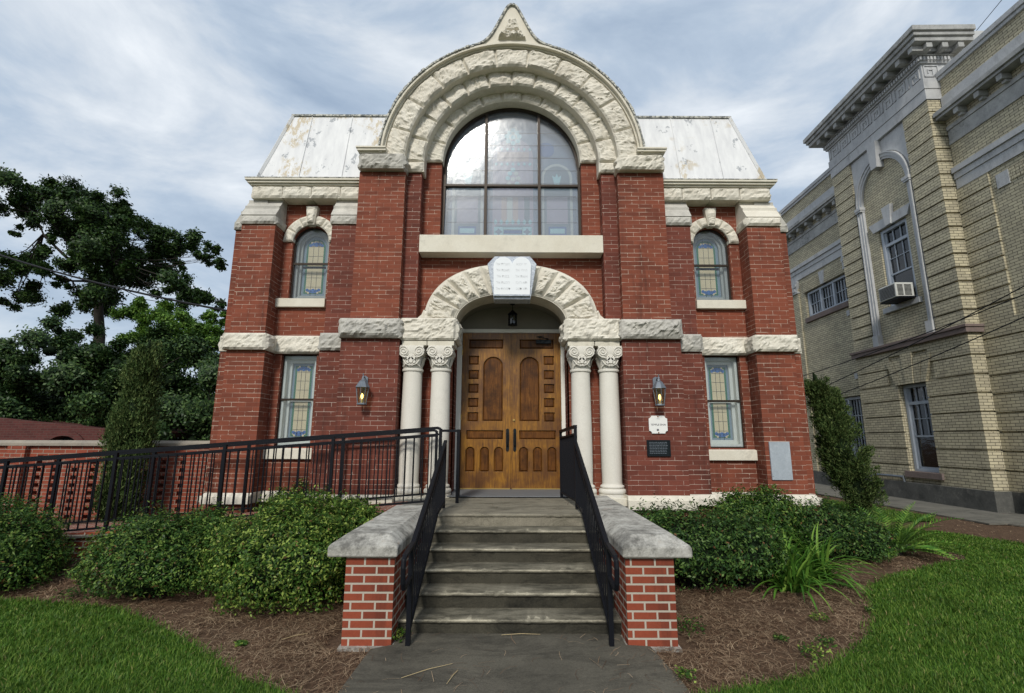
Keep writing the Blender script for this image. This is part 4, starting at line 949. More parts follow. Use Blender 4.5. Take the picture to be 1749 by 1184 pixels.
# landing guard on the right (runs back to the wall)
t = empty('landing_railing', (.85, 2.5, .86)); tag(t, 'upright black iron guard rail on the right edge of the landing', 'railing', 'black iron landing railings')
x = lambda y: .885-(y-1.95)*.075
mb = MB(); mb.bar((x(1.93), 1.93, 1.93), (x(3.12), 3.12, 1.88), .042, .04); mb.bar((x(1.95), 1.95, 1.83), (x(3.1), 3.1, 1.78), .03, .025); mb.bar((x(1.95), 1.95, .95), (x(3.1), 3.1, .95), .03, .025); mb.build('rails', M['iron'], t)
for y in (1.95, 3.10): mb = MB(); mb.box(x(y)-.02, x(y)+.02, y-.02, y+.02, .86, 1.93 if y < 2 else 1.88); mb.build('post', M['iron'], t)
for k in range(17): y = 2.02+k*.064; mb = MB(); slat(mb, x(y), y, .95, 1.81, .016); mb.build('baluster', M['iron'], t)
t = empty('landing_railing', (-.72, 2.8, .86)); tag(t, 'short black iron guard rail on the left edge of the landing', 'railing', 'black iron landing railings')
x = lambda y: -.76-(y-2.45)*.08
mb = MB(); mb.bar((x(2.45), 2.45, 1.875), (x(3.12), 3.12, 1.875), .042, .04); mb.bar((x(2.45), 2.45, .95), (x(3.1), 3.1, .95), .03, .025); mb.bar((-1.04, 2.45, 1.875), (x(2.45), 2.45, 1.875), .042, .035); mb.build('rails', M['iron'], t)
for y in (2.45, 3.10): mb = MB(); mb.box(x(y)-.022, x(y)+.022, y-.022, y+.022, .86, 1.88); mb.build('post', M['iron'], t)
for k in range(9): y = 2.52+k*.064; mb = MB(); slat(mb, x(y), y, .95, 1.86, .016); mb.build('baluster', M['iron'], t)

# ramp
zr = lambda x: .858-.082*max(0, -x-1.0)
RX = -12.6
t = empty('access_ramp', (-5, 2.45, 0)); tag(t, 'long sloping access ramp with concrete deck on a red brick base left of the steps', 'ramp')
mb = MB(); mb.plate([(-1.02, zr(-1)), (RX, max(.05, zr(RX))), (RX, -.1), (-1.02, -.1)], 1.90, 3.0); mb.build('brick_base', M['pierbrick'], t)
mb = MB(); mb.plate([(-1.015, zr(-1)+.002), (RX, zr(RX)+.002), (RX, zr(RX)+.05), (-1.015, zr(-1)+.05-.045)], 1.84, 3.04); mb.build('concrete_deck', M['sidewalk'], t)
def ramp_rail(y, x0, label, posts, off=0):
    t = empty('ramp_railing', (x0, y, .86)); tag(t, label, 'railing', 'black iron ramp railings')
    top = lambda x: 1.905-.0765*(-x-.95)
    mb = MB(); mb.bar((x0-.04, y, top(x0)), (RX, y, top(RX)), .045, .035)
    mb.tube([(x0-.05, y, top(x0)), (x0-.01, y, top(x0)-.012), (x0, y, top(x0)-.05), (x0, y, top(x0)-.2)], .02, 8); mb.build('top_rail', M['iron'], t)
    mb = MB(); mb.bar((x0, y, top(x0)-.085), (RX, y, top(RX)-.085), .03, .025); mb.build('second_rail', M['iron'], t)
    mb = MB(); mb.bar((x0, y, zr(x0)+.10), (RX, y, zr(RX)+.10), .03, .025); mb.build('bottom_rail', M['iron'], t)
    ps = [x0-k*posts for k in range(int((x0-RX)/posts)+1)]
    for p_ in ps: mb = MB(); mb.box(p_-.02, p_+.02, y-.02, y+.02, zr(p_)+.03, top(p_)-.01); mb.build('post', M['iron'], t)
    x = x0-.115; c_ = 0
    while x > RX and c_ < 98:
        if min(abs(x-p_) for p_ in ps) > .05: mb = MB(); slat(mb, x, y, zr(x)+.10, top(x)-.08, .014); mb.build('baluster', M['iron'], t); c_ += 1
        x -= .118
ramp_rail(1.93, -.95, 'front black iron ramp railing, nearer of the two, behind the round bushes', 1.45)
ramp_rail(2.93, -1.15, 'rear black iron ramp railing, farther of the two, close to the building', 1.45)

# ================================================================== GROUND
def sm(a, b, x): k = max(0, min(1, (x-a)/(b-a))); return k*k*(3-2*k)
def gh(x, y):
    return .24*sm(1.0, 2.0, y)*sm(-1.3, -2.2, x)*(1-sm(-12, -16, x)) + .06*sm(1.2, 3, y)*sm(1.4, 2.2, x)*(1-sm(5, 6, x))
mb = MB()
xs = [-400, -150, -60, -25]+[-14+.35*i for i in range(81)]+[25, 60, 150, 400]; ys = [-300, -100, -30]+[-8+.35*i for i in range(66)]+[25, 50, 120, 500]
V = [(x, y, gh(x, y)+(.012*nz((x, y, 0), .9, 3) if abs(x) < 14 and -8 < y < 14 and not (abs(x) < 1.7 and y < 3) else 0)-.012) for y in ys for x in xs]; nx = len(xs)
mb.add(V, [(j*nx+i, j*nx+i+1, (j+1)*nx+i+1, (j+1)*nx+i) for j in range(len(ys)-1) for i in range(nx-1)])
g = mb.build('ground', M['dirt'], origin=(0, 0, 0), recalc=False, smooth=True); g['kind'] = 'structure'
LL = [(-14, 1.3), (-8, 1.1), (-5.5, .89), (-4.61, .82), (-4.04, .63), (-3.3, .2), (-2.71, -.24), (-2.3, -.56), (-1.97, -.86), (-1.6, -1.02), (-1.35, -1.25), (-1.22, -1.6), (-1.22, -12), (-14, -12)]
RR = [(1.28, -12), (1.28, -1.1), (1.6, -.98), (2.26, -.78), (2.75, -.45), (3.22, -.02), (3.6, .4), (3.90, .85), (4.10, 1.25), (4.5, 1.65), (5.0, 2.0), (5.53, 2.3), (6.2, 2.62), (6.72, 2.83), (7.0, 3.1), (6.9, 3.7), (6.6, 4.6), (6.9, 5.3), (7.9, 5.45), (8.4, 4.9), (8.9, 4.0), (10, 2.4), (12.2, .6), (12.2, -12)]
R3 = [(5.3, 6.2), (6.3, 5.6), (7.3, 6.3), (9.4, 6.5), (9.9, 7.2), (9.6, 9), (9.0, 13), (8.2, 20), (5.3, 20)]
for nm, P_ in (('lawn', LL), ('lawn', RR), ('lawn', R3)):
    mb = MB(); n = len(P_); tr = tessellate_polygon([[Vector((*p, 0)) for p in P_]]); mb.add([(x, y, .018) for x, y in P_], [tuple(t) for t in tr])
    o = mb.build(nm, M['turf'], recalc=False); o['kind'] = 'structure'
mb = MB(); mb.plate([(-1.19, -12), (-1.19, -1.0), (-1.17, -.33), (-1.0, -.24), (1.0, -.24), (1.2, -.27), (1.26, -.9), (1.24, -12)], .0, .024, axis='Z'); mb.plate([(-1.0, -.24), (-1.0, .02), (1.0, .02), (1.0, -.24)], 0, .022, axis='Z')
mb.build('path', M['walk'], bevel=.006)['kind'] = 'structure'
mb = MB(); mb.plate([(10.2, 6.1), (12.6, 6.1), (12.6, 40), (10.2, 40)], .0, .03, axis='Z'); mb.plate([(10.9, 5.0), (12.6, 4.4), (12.6, 6.08), (10.6, 6.08)], .0, .028, axis='Z'); mb.build('sidewalk', M['sidewalk'])['kind'] = 'structure'

def in_poly(P_, x, y):
    c = np.zeros(len(x), bool); n = len(P_)
    for i in range(n):
        x1, y1 = P_[i]; x2, y2 = P_[(i+1) % n]
        if y1 == y2: continue
        k = ((y1 > y) != (y2 > y)) & (x < (x2-x1)*(y-y1)/(y2-y1)+x1); c ^= k
    return c
def blades(P_, bb, dens, hmean, zoff=.018, lean=.75):
    x0, x1, y0, y1 = bb; n = int((x1-x0)*(y1-y0)*dens)
    x = RNG.uniform(x0, x1, n); y = RNG.uniform(y0, y1, n); k = in_poly(P_, x+RNG.normal(0, .04, n), y+RNG.normal(0, .04, n)); x, y = x[k], y[k]
    d = np.hypot(x, y+4.86); k = RNG.uniform(0, 1, len(x)) < np.clip((4.3/d)**1.35, .08, 1); x, y, d = x[k], y[k], d[k]
    n = len(x); a = RNG.uniform(0, 2*np.pi, n); h = hmean*RNG.uniform(.45, 1.35, n)*(1+.25*np.sin(x*3.1+np.cos(y*2.3)*2)); wd = .0019*np.clip(d/3.6, 1, 3.2)*RNG.uniform(.8, 1.4, n)
    l = np.abs(RNG.normal(0, lean, n))*h; dx, dy = np.cos(a), np.sin(a); px, py = -dy, dx
    z = np.full(n, zoff)
    v = np.stack([np.stack([x-px*wd, y-py*wd, z], 1), np.stack([x+px*wd, y+py*wd, z], 1),
                  np.stack([x+px*wd*.8+dx*l*.4, y+py*wd*.8+dy*l*.4, z+h*.6], 1), np.stack([x-px*wd*.8+dx*l*.4, y-py*wd*.8+dy*l*.4, z+h*.6], 1),
                  np.stack([x+dx*l*1.15, y+dy*l*1.15, z+h*.95], 1)], 1).reshape(-1, 3)
    b = np.arange(n)[:, None]*5
    f = np.concatenate([b+[0, 1, 2], b+[0, 2, 3], b+[3, 2, 4]], 1).reshape(-1, 3)
    return v, f
Vs, Fs = [], []; off = 0
for P_, bb, dn, h in ((LL, (-8, -1.15, -1.7, 1.35), 10000, .040), (RR, (1.15, 12.2, -1.7, 5.5), 10000, .038), (R3, (5.3, 10, 5.5, 13), 3500, .06)):
    v, f = blades(P_, bb, dn, h); Vs.append(v); Fs.append(f+off); off += len(v)
o = fast('grass', np.concatenate(Vs), np.concatenate(Fs), M['grass']); o['kind'] = 'stuff'; o['label'] = 'short green lawn grass'; o['category'] = 'grass'
print('grass verts', off)
# pine straw
def straw(n, x0, x1, y0, y1, excl):
    x = RNG.uniform(x0, x1, n); y = RNG.uniform(y0, y1, n); k = np.ones(n, bool)
    for P_ in excl: k &= ~in_poly(P_, x, y)
    x, y = x[k], y[k]; d = np.hypot(x, y+4.86); k = RNG.uniform(0, 1, len(x)) < np.clip((4.6/d)**1.2, .12, 1)*np.array([min(1, max(.25, .75+1.1*noise.noise(Vector((p*1.3, q_*1.3, 4))))) for p, q_ in zip(x, y)]); x, y, d = x[k], y[k], d[k]; n = len(x)
    a = RNG.uniform(0, np.pi, n)+np.sin(x*2.3+y*1.7)*.8; L_ = RNG.uniform(.05, .17, n); w_ = RNG.uniform(.0008, .0018, n)*np.clip(d/4.6, 1, 2.4)
    c = RNG.normal(0, .25, n)*L_; z = RNG.uniform(.0, .028, n)+np.array([gh(p, q_) for p, q_ in zip(x, y)]); tl = RNG.normal(0, .09, n)*L_
    dx, dy = np.cos(a), np.sin(a); px, py = -dy, dx; vs = []
    for t in (-.5, -.17, .17, .5):
        b = c*(4*t*t-1)*-1*.5
        for s in (-1, 1): vs.append(np.stack([x+dx*L_*t+px*(b+s*w_), y+dy*L_*t+py*(b+s*w_), z+tl*t+.008*(1-4*t*t)], 1))
    v = np.stack(vs, 1).reshape(-1, 3); b = np.arange(n)[:, None]*8
    return v, np.concatenate([b+[0, 1, 3, 2], b+[2, 3, 5, 4], b+[4, 5, 7, 6]], 1).reshape(-1, 4)
CK = [(-1.6, -.3), (1.6, -.3), (1.6, 3.2), (-1.6, 3.2)]; PTH = [(-1.15, -3), (-1.15, -.3), (1.22, -.3), (1.2, -3)]
v1, f1 = straw(100000, -8, -1.0, -1.4, 1.9, [LL, CK, PTH]); v2, f2 = straw(170000, 1.0, 7.2, -1.3, 5.6, [RR, CK, PTH, R3])
v3, f3 = straw(9000, 6.9, 12, 1.5, 7.5, [RR, R3])
v4, f4 = straw(170, -1.1, 1.2, -1.6, -.02, []); v4[:, 2] += .024
v5, f5 = straw(70, -1.0, 1.0, 1.46, 2.9, []); v5[:, 2] += .861
V_, F_, o_ = [], [], 0
for v_, f_ in ((v1, f1), (v2, f2), (v3, f3), (v4, f4), (v5, f5)): V_.append(v_); F_.append(f_+o_); o_ += len(v_)
o = fast('pine_straw', np.concatenate(V_), np.concatenate(F_), M['straw']); o['kind'] = 'stuff'; o['label'] = 'brown pine straw mulch'; o['category'] = 'mulch'

# ================================================================== PLANTS
def leaves(C, Nrm, Lh, Wd, up=0.3, jit=.7):
    n = len(C); N_ = Nrm+RNG.normal(0, jit, (n, 3)); N_[:, 2] += up; N_ /= np.linalg.norm(N_, axis=1)[:, None]
    T_ = np.cross(N_, RNG.normal(0, 1, (n, 3))); T_ /= np.linalg.norm(T_, axis=1)[:, None]+1e-9; B_ = np.cross(N_, T_)
    L_ = (Lh*RNG.uniform(.6, 1.3, n))[:, None]; W_ = (Wd*RNG.uniform(.7, 1.2, n))[:, None]
    v = np.stack([C-T_*L_*.5, C+B_*W_*.5+N_*W_*.22-T_*L_*.05, C+T_*L_*.5, C-B_*W_*.5+N_*W_*.22-T_*L_*.05], 1).reshape(-1, 3)
    b = np.arange(n)[:, None]*4; return v, b+[0, 1, 2, 3]
def blobpts(n, c, r, seed, lo=.8, bump=.26, f=2.8, zmin=None):
    """points in the outer shell of a lumpy ellipsoid"""
    d = RNG.normal(0, 1, (n, 3)); d[:, 2] = np.where(d[:, 2] < -.85, -d[:, 2], d[:, 2]); d /= np.linalg.norm(d, axis=1)[:, None]
    k = np.array([1+bump*noise.noise(Vector(q_)*f+Vector((seed*3.1, seed, -seed)))+bump*.45*noise.noise(Vector(q_)*f*2.7+Vector((seed, 5, 2))) for q_ in d])
    rr = RNG.uniform(lo**2, 1.04, n)**.5
    P = np.array(c)+d*np.array(r)*(k*rr)[:, None]
    if zmin is not None: m_ = P[:, 2] > zmin; P, d = P[m_], d[m_]
    return P, d/np.array(r)*np.mean(r)
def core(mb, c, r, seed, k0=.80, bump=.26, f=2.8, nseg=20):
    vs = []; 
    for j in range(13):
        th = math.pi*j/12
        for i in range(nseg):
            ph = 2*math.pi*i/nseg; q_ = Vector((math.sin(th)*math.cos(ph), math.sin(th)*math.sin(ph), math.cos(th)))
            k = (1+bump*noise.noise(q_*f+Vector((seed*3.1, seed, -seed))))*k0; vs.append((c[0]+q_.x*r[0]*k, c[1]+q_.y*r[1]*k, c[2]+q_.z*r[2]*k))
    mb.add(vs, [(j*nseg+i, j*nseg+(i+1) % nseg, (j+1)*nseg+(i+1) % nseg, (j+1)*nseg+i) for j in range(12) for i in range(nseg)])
def bush(name, label, blobs, n, Lh, Wd, mat, seed, bmp=.26, cat='bush', group=None, twigs=True, lo=.8, up=.4):
    cx = sum(b[0][0] for b in blobs)/len(blobs); cy = sum(b[0][1] for b in blobs)/len(blobs)
    z0 = gh(cx, cy); t = empty(name, (cx, cy, z0)); tag(t, label, cat, group)
    tot = sum(b[1][0]*b[1][2] for b in blobs); Vv, Ff, o_ = [], [], 0
    mb = MB(); st = MB()
    for i, (c, r) in enumerate(blobs):
        m_ = int(n*r[0]*r[2]/tot); P, d = blobpts(m_, c, r, seed+i, lo, bmp, zmin=gh(cx, cy)+.02)
        # sprigs: some leaves stand proud in small tufts
        k = np.array([noise.noise(Vector(p_)*9) for p_ in P]) > .18; P[k] += (d[k]/np.linalg.norm(d[k], axis=1)[:, None]+np.array([0, 0, .6]))*RNG.uniform(.0, .075, k.sum())[:, None]
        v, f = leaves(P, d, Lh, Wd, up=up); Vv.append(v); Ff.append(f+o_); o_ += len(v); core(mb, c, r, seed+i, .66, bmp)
        if mat is M['azalea']:
            for j in range(70):
                a = random.uniform(0, 6.28); el = random.uniform(-.1, 1.3); e_ = (c[0]+r[0]*math.cos(a)*math.cos(el), c[1]+r[1]*math.sin(a)*math.cos(el), max(z0+.05, c[2]+r[2]*math.sin(el)))
                st.tube([(c[0]+.15*math.cos(a), c[1]+.15*math.sin(a), z0), ((c[0]+e_[0])/2+random.uniform(-.06, .06), (c[1]+e_[1])/2+random.uniform(-.06, .06), (z0+e_[2])/2), e_], [.006, .0045, .002], 4)
        for j in range(7):
            a = random.uniform(0, 6.28); q_ = (c[0]+r[0]*.6*math.cos(a), c[1]+r[1]*.6*math.sin(a), c[2]+r[2]*.2)
            st.tube([(c[0]+.1*math.cos(a), c[1]+.1*math.sin(a), z0-.03), (c[0]+r[0]*.3*math.cos(a), c[1]+r[1]*.3*math.sin(a), z0+(q_[2]-z0)*.45), q_], [.014, .010, .005], 6)
    fast('foliage', np.concatenate(Vv), np.concatenate(Ff), mat, t)
    mb.build('bush_shade_core', M['leafcore'], t, recalc=False, smooth=True); st.build('stems', M['bark'], t, recalc=False)  # solid dark core painted as shade inside the bush, no separate leaves
    return t
bush('boxwood_bush', 'large rounded light green bush nearest the left cheek wall', [((-2.42, 1.0, .43), (.90, .72, .63)), ((-1.95, 1.35, .48), (.50, .5, .50))], 47000, .042, .019, M['bush_b'], 3, group='clipped bushes in front of the ramp')
bush('boxwood_bush', 'middle clipped bush between the round light bush and the brick ramp base', [((-4.08, 1.15, .36), (.70, .56, .50)), ((-3.72, 1.5, .45), (.42, .4, .42))], 28000, .041, .018, M['bush'], 13, group='clipped bushes in front of the ramp')
bush('boxwood_bush', 'dark clipped bush at the far left edge in front of the ramp railing', [((-6.25, 1.25, .45), (.85, .62, .56)), ((-5.75, 1.3, .33), (.42, .5, .40)), ((-7.1, 1.3, .45), (.7, .6, .5))], 36000, .041, .018, M['bush'], 23, group='clipped bushes in front of the ramp')
bush('foundation_shrub', 'loose green shrub behind the ramp railing against the left wing', [((-3.3, 3.3, .62), (.55, .25, .42)), ((-2.75, 3.28, .55), (.3, .2, .45))], 5000, .05, .022, M['bush'], 33)
bush('azalea_bush', 'dark azalea bush beside the right cheek wall', [((2.25, 1.5, .42), (.60, .55, .46)), ((2.85, 1.6, .40), (.55, .55, .46)), ((1.95, 1.9, .5), (.42, .4, .40))], 17000, .050, .021, M['azalea'], 43, lo=.66, bmp=.42)
bush('azalea_bush', 'tall leafy shrub under the right wing window', [((3.35, 2.55, .52), (.5, .42, .48)), ((3.75, 2.6, .62), (.42, .4, .42))], 12000, .052, .022, M['bush'], 53, lo=.7, bmp=.42)
bush('azalea_bush', 'wide low shrub in front of the right corner buttress', [((4.5, 2.7, .42), (.62, .5, .42)), ((5.1, 2.75, .3), (.5, .45, .34))], 13000, .048, .020, M['azalea'], 63, lo=.64, bmp=.42)

def strap_plant(name, label, cx, cy, n, ln, wd, mat, seed, group=None, cat='plant', arch=1.0):
    rs = random.Random(seed); z0 = gh(cx, cy); t = MB()
    for k in range(n):
        a = rs.uniform(0, 6.28); L_ = ln*rs.uniform(.6, 1.15); el = rs.uniform(.5, 1.4); bx, by = cx+rs.gauss(0, .06), cy+rs.gauss(0, .06)
        p = Vector((bx, by, z0)); d = Vector((math.cos(a)*math.cos(el), math.sin(a)*math.cos(el), math.sin(el))); pts = [p.copy()]; ns = 8
        for i in range(ns): d = (d+Vector((0, 0, -.13*arch*rs.uniform(.8, 1.6)*(i/ns+.2)*2))).normalized(); p = p+d*(L_/ns); pts.append(p.copy())
        sd_ = Vector((-math.sin(a), math.cos(a), 0)); vs = []
        for i, q_ in enumerate(pts):
            w_ = wd*(1-(i/ns)**2.5)*.5+.001; q_.z = max(q_.z, z0+.01); vs += [q_-sd_*w_+Vector((0, 0, w_*.5)), q_, q_+sd_*w_+Vector((0, 0, w_*.5))]
        t.add(vs, [(3*i+j, 3*i+j+1, 3*i+j+4, 3*i+j+3) for i in range(ns) for j in (0, 1)])
    o = t.build(name, mat, recalc=False, origin=(cx, cy, z0), smooth=True); return tag(o, label, cat, group)
strap_plant('lily_clump', 'arching clump of strap leaved lily in front, nearest the mulch', 3.30, 1.35, 120, .80, .034, M['strap'], 1, 'strap leaved lilies in the right bed')
strap_plant('lily_clump', 'arching clump of strap leaved lily furthest right beside the low shrub', 3.85, 1.70, 110, .82, .034, M['strap'], 2, 'strap leaved lilies in the right bed')
strap_plant('lily_clump', 'upright clump of strap leaved lily rising through the azaleas behind', 3.25, 2.0, 90, .88, .034, M['strap'], 3, 'strap leaved lilies in the right bed', arch=.7)
def cycad(cx, cy, label):
    t = empty('sago_palm', (cx, cy, .02)); tag(t, label, 'palm'); rs = random.Random(5); mb = MB(); st = MB()
    for k in range(34):
        a = rs.uniform(0, 6.28); el = rs.uniform(.35, 1.25); L_ = rs.uniform(.62, .95)*(1.15 if math.cos(a) > .3 else 1); p = Vector((cx+.05*math.cos(a), cy+.05*math.sin(a), .06)); d = Vector((math.cos(a)*math.cos(el), math.sin(a)*math.cos(el), math.sin(el))); ns = 22; pts = [p.copy()]
        for i in range(ns): d = (d+Vector((0, 0, -.055))).normalized(); p = p+d*(L_/ns); p.z = max(p.z, .03); pts.append(p.copy())
        st.tube(pts, [.007*(1-.7*i/ns) for i in range(ns+1)], 5)
        side = Vector((-math.sin(a), math.cos(a), 0))
        for i in range(3, ns+1):
            q_ = pts[i]; fl = .13*math.sin(math.pi*min(1, (i/ns)*.9+.12))+.02
            for s in (-1, 1):
                e_ = q_+side*s*fl+d*fl*.45+Vector((0, 0, fl*.35)); w_ = d*.013; mb.add([q_-w_, q_+w_, e_], [(0, 1, 2)])
    mb.build('fronds', M['strap'], t, recalc=False); st.build('frond_stalks', M['lime'], t, recalc=False)
    mb = MB(); mb.lathe([(.09, -.03), (.10, .04), (.07, .1), (.02, .13)], cx, cy, 12, cz=.0); mb.build('trunk', M['bark'], t)
cycad(6.0, 3.25, 'small sago palm with feathery fronds at the edge of the right bed')
def weed(x, y, r, seed, label):
    n = 70 if r < .1 else 130; a = RNG.uniform(0, 6.28, n); q_ = RNG.uniform(0, 1, n)**.6*r
    P = np.stack([x+np.cos(a)*q_, y+np.sin(a)*q_, .02+RNG.uniform(.01, r*.7, n)], 1); v, f = leaves(P, np.tile([0, 0, 1.], (n, 1)), .035, .02, up=.6)
    tag(fast('weed', v, f, M['bush_b'] if seed % 2 else M['bush'], origin=(x, y, .02)), label, 'weed', 'small weeds in the mulch')
for i, (x, y, r, lb) in enumerate(((1.66, .08, .15, 'leafy weed at the foot of the right cheek wall'), (3.03, .36, .09, 'small weed in the mulch just below the lily clumps'), (2.72, -.24, .08, 'small weed in the middle of the mulch, right of centre'), (2.47, -.48, .13, 'low spreading weed by the lawn edge in the right bed'), (2.39, -.13, .06, 'tiny weed left of the others in the middle of the right bed'), (1.30, -.84, .09, 'weed where the right bed meets the concrete path'), (4.05, 1.45, .09, 'weed beside the curved lawn edge, close to the lilies'), (-.985, -.12, .12, 'weed between the left railing post and the brick pier'), (-4.86, 1.0, .14, 'weed between the two dark bushes at far left'), (-2.28, -.28, .05, 'tiny weed in the left bed near the lawn edge'), (3.72, .62, .05, 'tiny weed beside the bare soil edge of the right lawn'))):
    weed(x, y, r, i, lb)
def conifer(name, label, base, top, r, n, seed, prof):
    t = empty(name, base); tag(t, label, 'tree'); b = Vector(base); tp = Vector(top); H = tp.z-b.z
    npl = 150; rs_ = random.Random(seed); Cs = []; Ds = []
    for k in range(npl):
        u = rs_.uniform(.02, .93); a = rs_.uniform(0, 6.28); Rm = float(np.interp(u, [p[0] for p in prof], [p[1] for p in prof]))*r*rs_.uniform(.45, 1.12)
        c = b.lerp(tp, u); L_ = rs_.uniform(.28, .55)*(1.25-u*.6); sp_ = .75 if r > .4 else .35; ax = Vector((math.cos(a)*sp_, math.sin(a)*sp_, 1)).normalized(); st_ = Vector((c.x+math.cos(a)*Rm*.72, c.y+math.sin(a)*Rm*.72, c.z-L_*.2))
        m_ = n//npl; t_ = RNG.uniform(0, 1, m_); w_ = .085*np.sin(np.pi*np.clip(t_*.85+.12, 0, 1))
        Cs.append(np.array(st_)+np.outer(t_*L_, np.array(ax))+RNG.normal(0, 1, (m_, 3))*w_[:, None]); Ds.append(np.tile(np.array(ax), (m_, 1)))
    C = np.concatenate(Cs); D = np.concatenate(Ds); n = len(C); C[:, 2] = np.maximum(C[:, 2], b.z+.04)
    T_ = D+RNG.normal(0, .42, (n, 3)); T_ /= np.linalg.norm(T_, axis=1)[:, None]; B_ = np.cross(T_, RNG.normal(0, 1, (n, 3))); B_ /= np.linalg.norm(B_, axis=1)[:, None]
    L_ = RNG.uniform(.035, .085, n)[:, None]; w_ = L_*.17
    v = np.stack([C-B_*w_, C+B_*w_, C+T_*L_], 1).reshape(-1, 3); bb = np.arange(n)[:, None]*3
    fast('crown', v, bb+[0, 1, 2], M['conifer'], t)
    mb = MB(); mb.tube([tuple(b.lerp(tp, q_)) for q_ in (0, .3, .6, .92)], [.07, .05, .03, .01], 8)
    for k_ in range(26):
        q_ = random.uniform(.08, .85); a_ = random.uniform(0, 6.28); R1 = float(np.interp(q_, [p[0] for p in prof], [p[1] for p in prof]))*r*.75; c = b.lerp(tp, q_); mb.tube([c, c+Vector((math.cos(a_)*R1*.6, math.sin(a_)*R1*.6, .1)), c+Vector((math.cos(a_)*R1, math.sin(a_)*R1, .3))], [.016, .01, .004], 5)
    mb.build('trunk', M['bark'], t, recalc=False)
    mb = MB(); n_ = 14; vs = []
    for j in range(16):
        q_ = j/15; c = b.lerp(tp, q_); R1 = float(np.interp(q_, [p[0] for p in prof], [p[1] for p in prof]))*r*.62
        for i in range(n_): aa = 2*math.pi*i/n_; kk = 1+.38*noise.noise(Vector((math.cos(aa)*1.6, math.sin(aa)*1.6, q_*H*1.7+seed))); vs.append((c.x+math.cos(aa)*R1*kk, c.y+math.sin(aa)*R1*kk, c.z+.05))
    mb.add(vs, [(j*n_+i, j*n_+(i+1) % n_, (j+1)*n_+(i+1) % n_, (j+1)*n_+i) for j in range(15) for i in range(n_)]); mb.build('crown_shade_core', M['leafcore'], t, recalc=False, smooth=True)  # solid core whose dark colour gives the shade within the needles
conifer('juniper_tree', 'leaning green juniper between the synagogue and the cream brick building', (8.35, 7.2, 0), (7.42, 7.1, 3.35), .43, 46000, 3, [(0, .12), (.12, .45), (.25, .95), (.42, 1), (.55, .7), (.7, .45), (.85, .40), (.95, .22), (1, .05)])
conifer('cypress_tree', 'narrow dark columnar cypress in front of the garden wall at left', (-7.05, 4.35, .05), (-6.88, 4.35, 3.55), .25, 60000, 8, [(0, .7), (.2, 1), (.45, 1), (.65, .8), (.85, .5), (.95, .3), (1, .05)])

# ================================================================== TREES
def tree(name, label, trunk, clumps, mat, seed, nleaf, leafsz, group=None, tr=.35, forks=True, flat=.95, cat='tree', corek=0):
    """trunk: list of points; clumps: (x, y, z, r)"""
    rs = random.Random(seed); t = empty(name, (trunk[0][0], trunk[0][1], 0)); tag(t, label, cat, group)
    mb = MB(); mb.tube(trunk, [tr*(1-.55*i/(len(trunk)-1)) for i in range(len(trunk))], 10)
    top = [Vector(p) for p in trunk]
    Cs, Ds, cm = [], [], MB()
    tot = sum(c[3]**2 for c in clumps)
    hubs = []
    if forks:
        nh = max(3, len(clumps)//9)
        cand = sorted(clumps, key=lambda c: -c[3])[:nh*2]; rs.shuffle(cand)
        for c in cand[:nh]:
            p1 = Vector(c[:3]); b = top[-1] if rs.random() < .7 else top[-2]; p1 = b.lerp(p1, .8)
            L_ = (p1-b).length; r0 = min(tr*.5, .05+.013*L_); pts = [b]; 
            for k in range(1, 6):
                q_ = b.lerp(p1, k/5)+Vector((rs.uniform(-1, 1), rs.uniform(-1, 1), rs.uniform(-.6, .9)))*L_*.045; q_.z -= .10*L_*math.sin(math.pi*k/5); pts.append(q_)
            mb.tube(pts, [r0*(1-.15*k) for k in range(6)], 7); hubs += [(q_, r0*.4) for q_ in pts[2:]]
    for c in clumps:
        p1 = Vector(c[:3])
        if hubs and rs.random() < .75:
            b, r0 = min(hubs, key=lambda h: (h[0]-p1).length); L_ = (p1-b).length; r0 = min(r0, .02+.012*L_)
            mid = b.lerp(p1, .5)+Vector((rs.uniform(-.2, .2), rs.uniform(-.2, .2), rs.uniform(-.3, .1)))*L_*.4
            mb.tube([b, b.lerp(mid, .5), mid, mid.lerp(p1, .5), p1], [r0, r0*.8, r0*.6, r0*.4, .008], 5)
            for k in range(3):
                e_ = p1+Vector((rs.uniform(-1, 1), rs.uniform(-1, 1), rs.uniform(-.5, .7)))*c[3]*.8; s0 = mid.lerp(p1, rs.uniform(.3, .9)); mb.tube([s0, s0.lerp(e_, .5)+Vector((0, 0, .06)), e_], [r0*.3, r0*.2, .006], 4)
        m_ = int(nleaf*c[3]**2/tot); sub = max(3, int(c[3]*6))
        sc = np.array([[rs.gauss(0, .62), rs.gauss(0, .6), rs.gauss(0, .52)*flat] for _ in range(sub)])*c[3]
        idx = RNG.integers(0, sub, m_); P = np.array(c[:3])+sc[idx]+RNG.normal(0, 1, (m_, 3))*np.array([1, 1, .85])*c[3]*.24
        Cs.append(P); Ds.append((P-np.array(c[:3]))/c[3])
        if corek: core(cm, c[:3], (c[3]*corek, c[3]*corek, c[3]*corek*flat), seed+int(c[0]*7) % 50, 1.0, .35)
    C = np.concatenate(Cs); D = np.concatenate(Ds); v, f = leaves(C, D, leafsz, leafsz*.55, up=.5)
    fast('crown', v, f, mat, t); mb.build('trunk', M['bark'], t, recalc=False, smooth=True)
    if corek: cm.build('crown_shade_core', M['leafcore'], t, recalc=False, smooth=True)  # dark solid lumps, coloured as the shade deep in the crown
    return t
C0 = Vector((0, -4.86, 1.75))
def at(px, py, Y):      # world point seen at a photo position, at depth Y
    d = F*840+R2*(px-874.5)-U2*(py-592); k = (Y+4.86)/d.y; return C0+d*k
rs = random.Random(11)
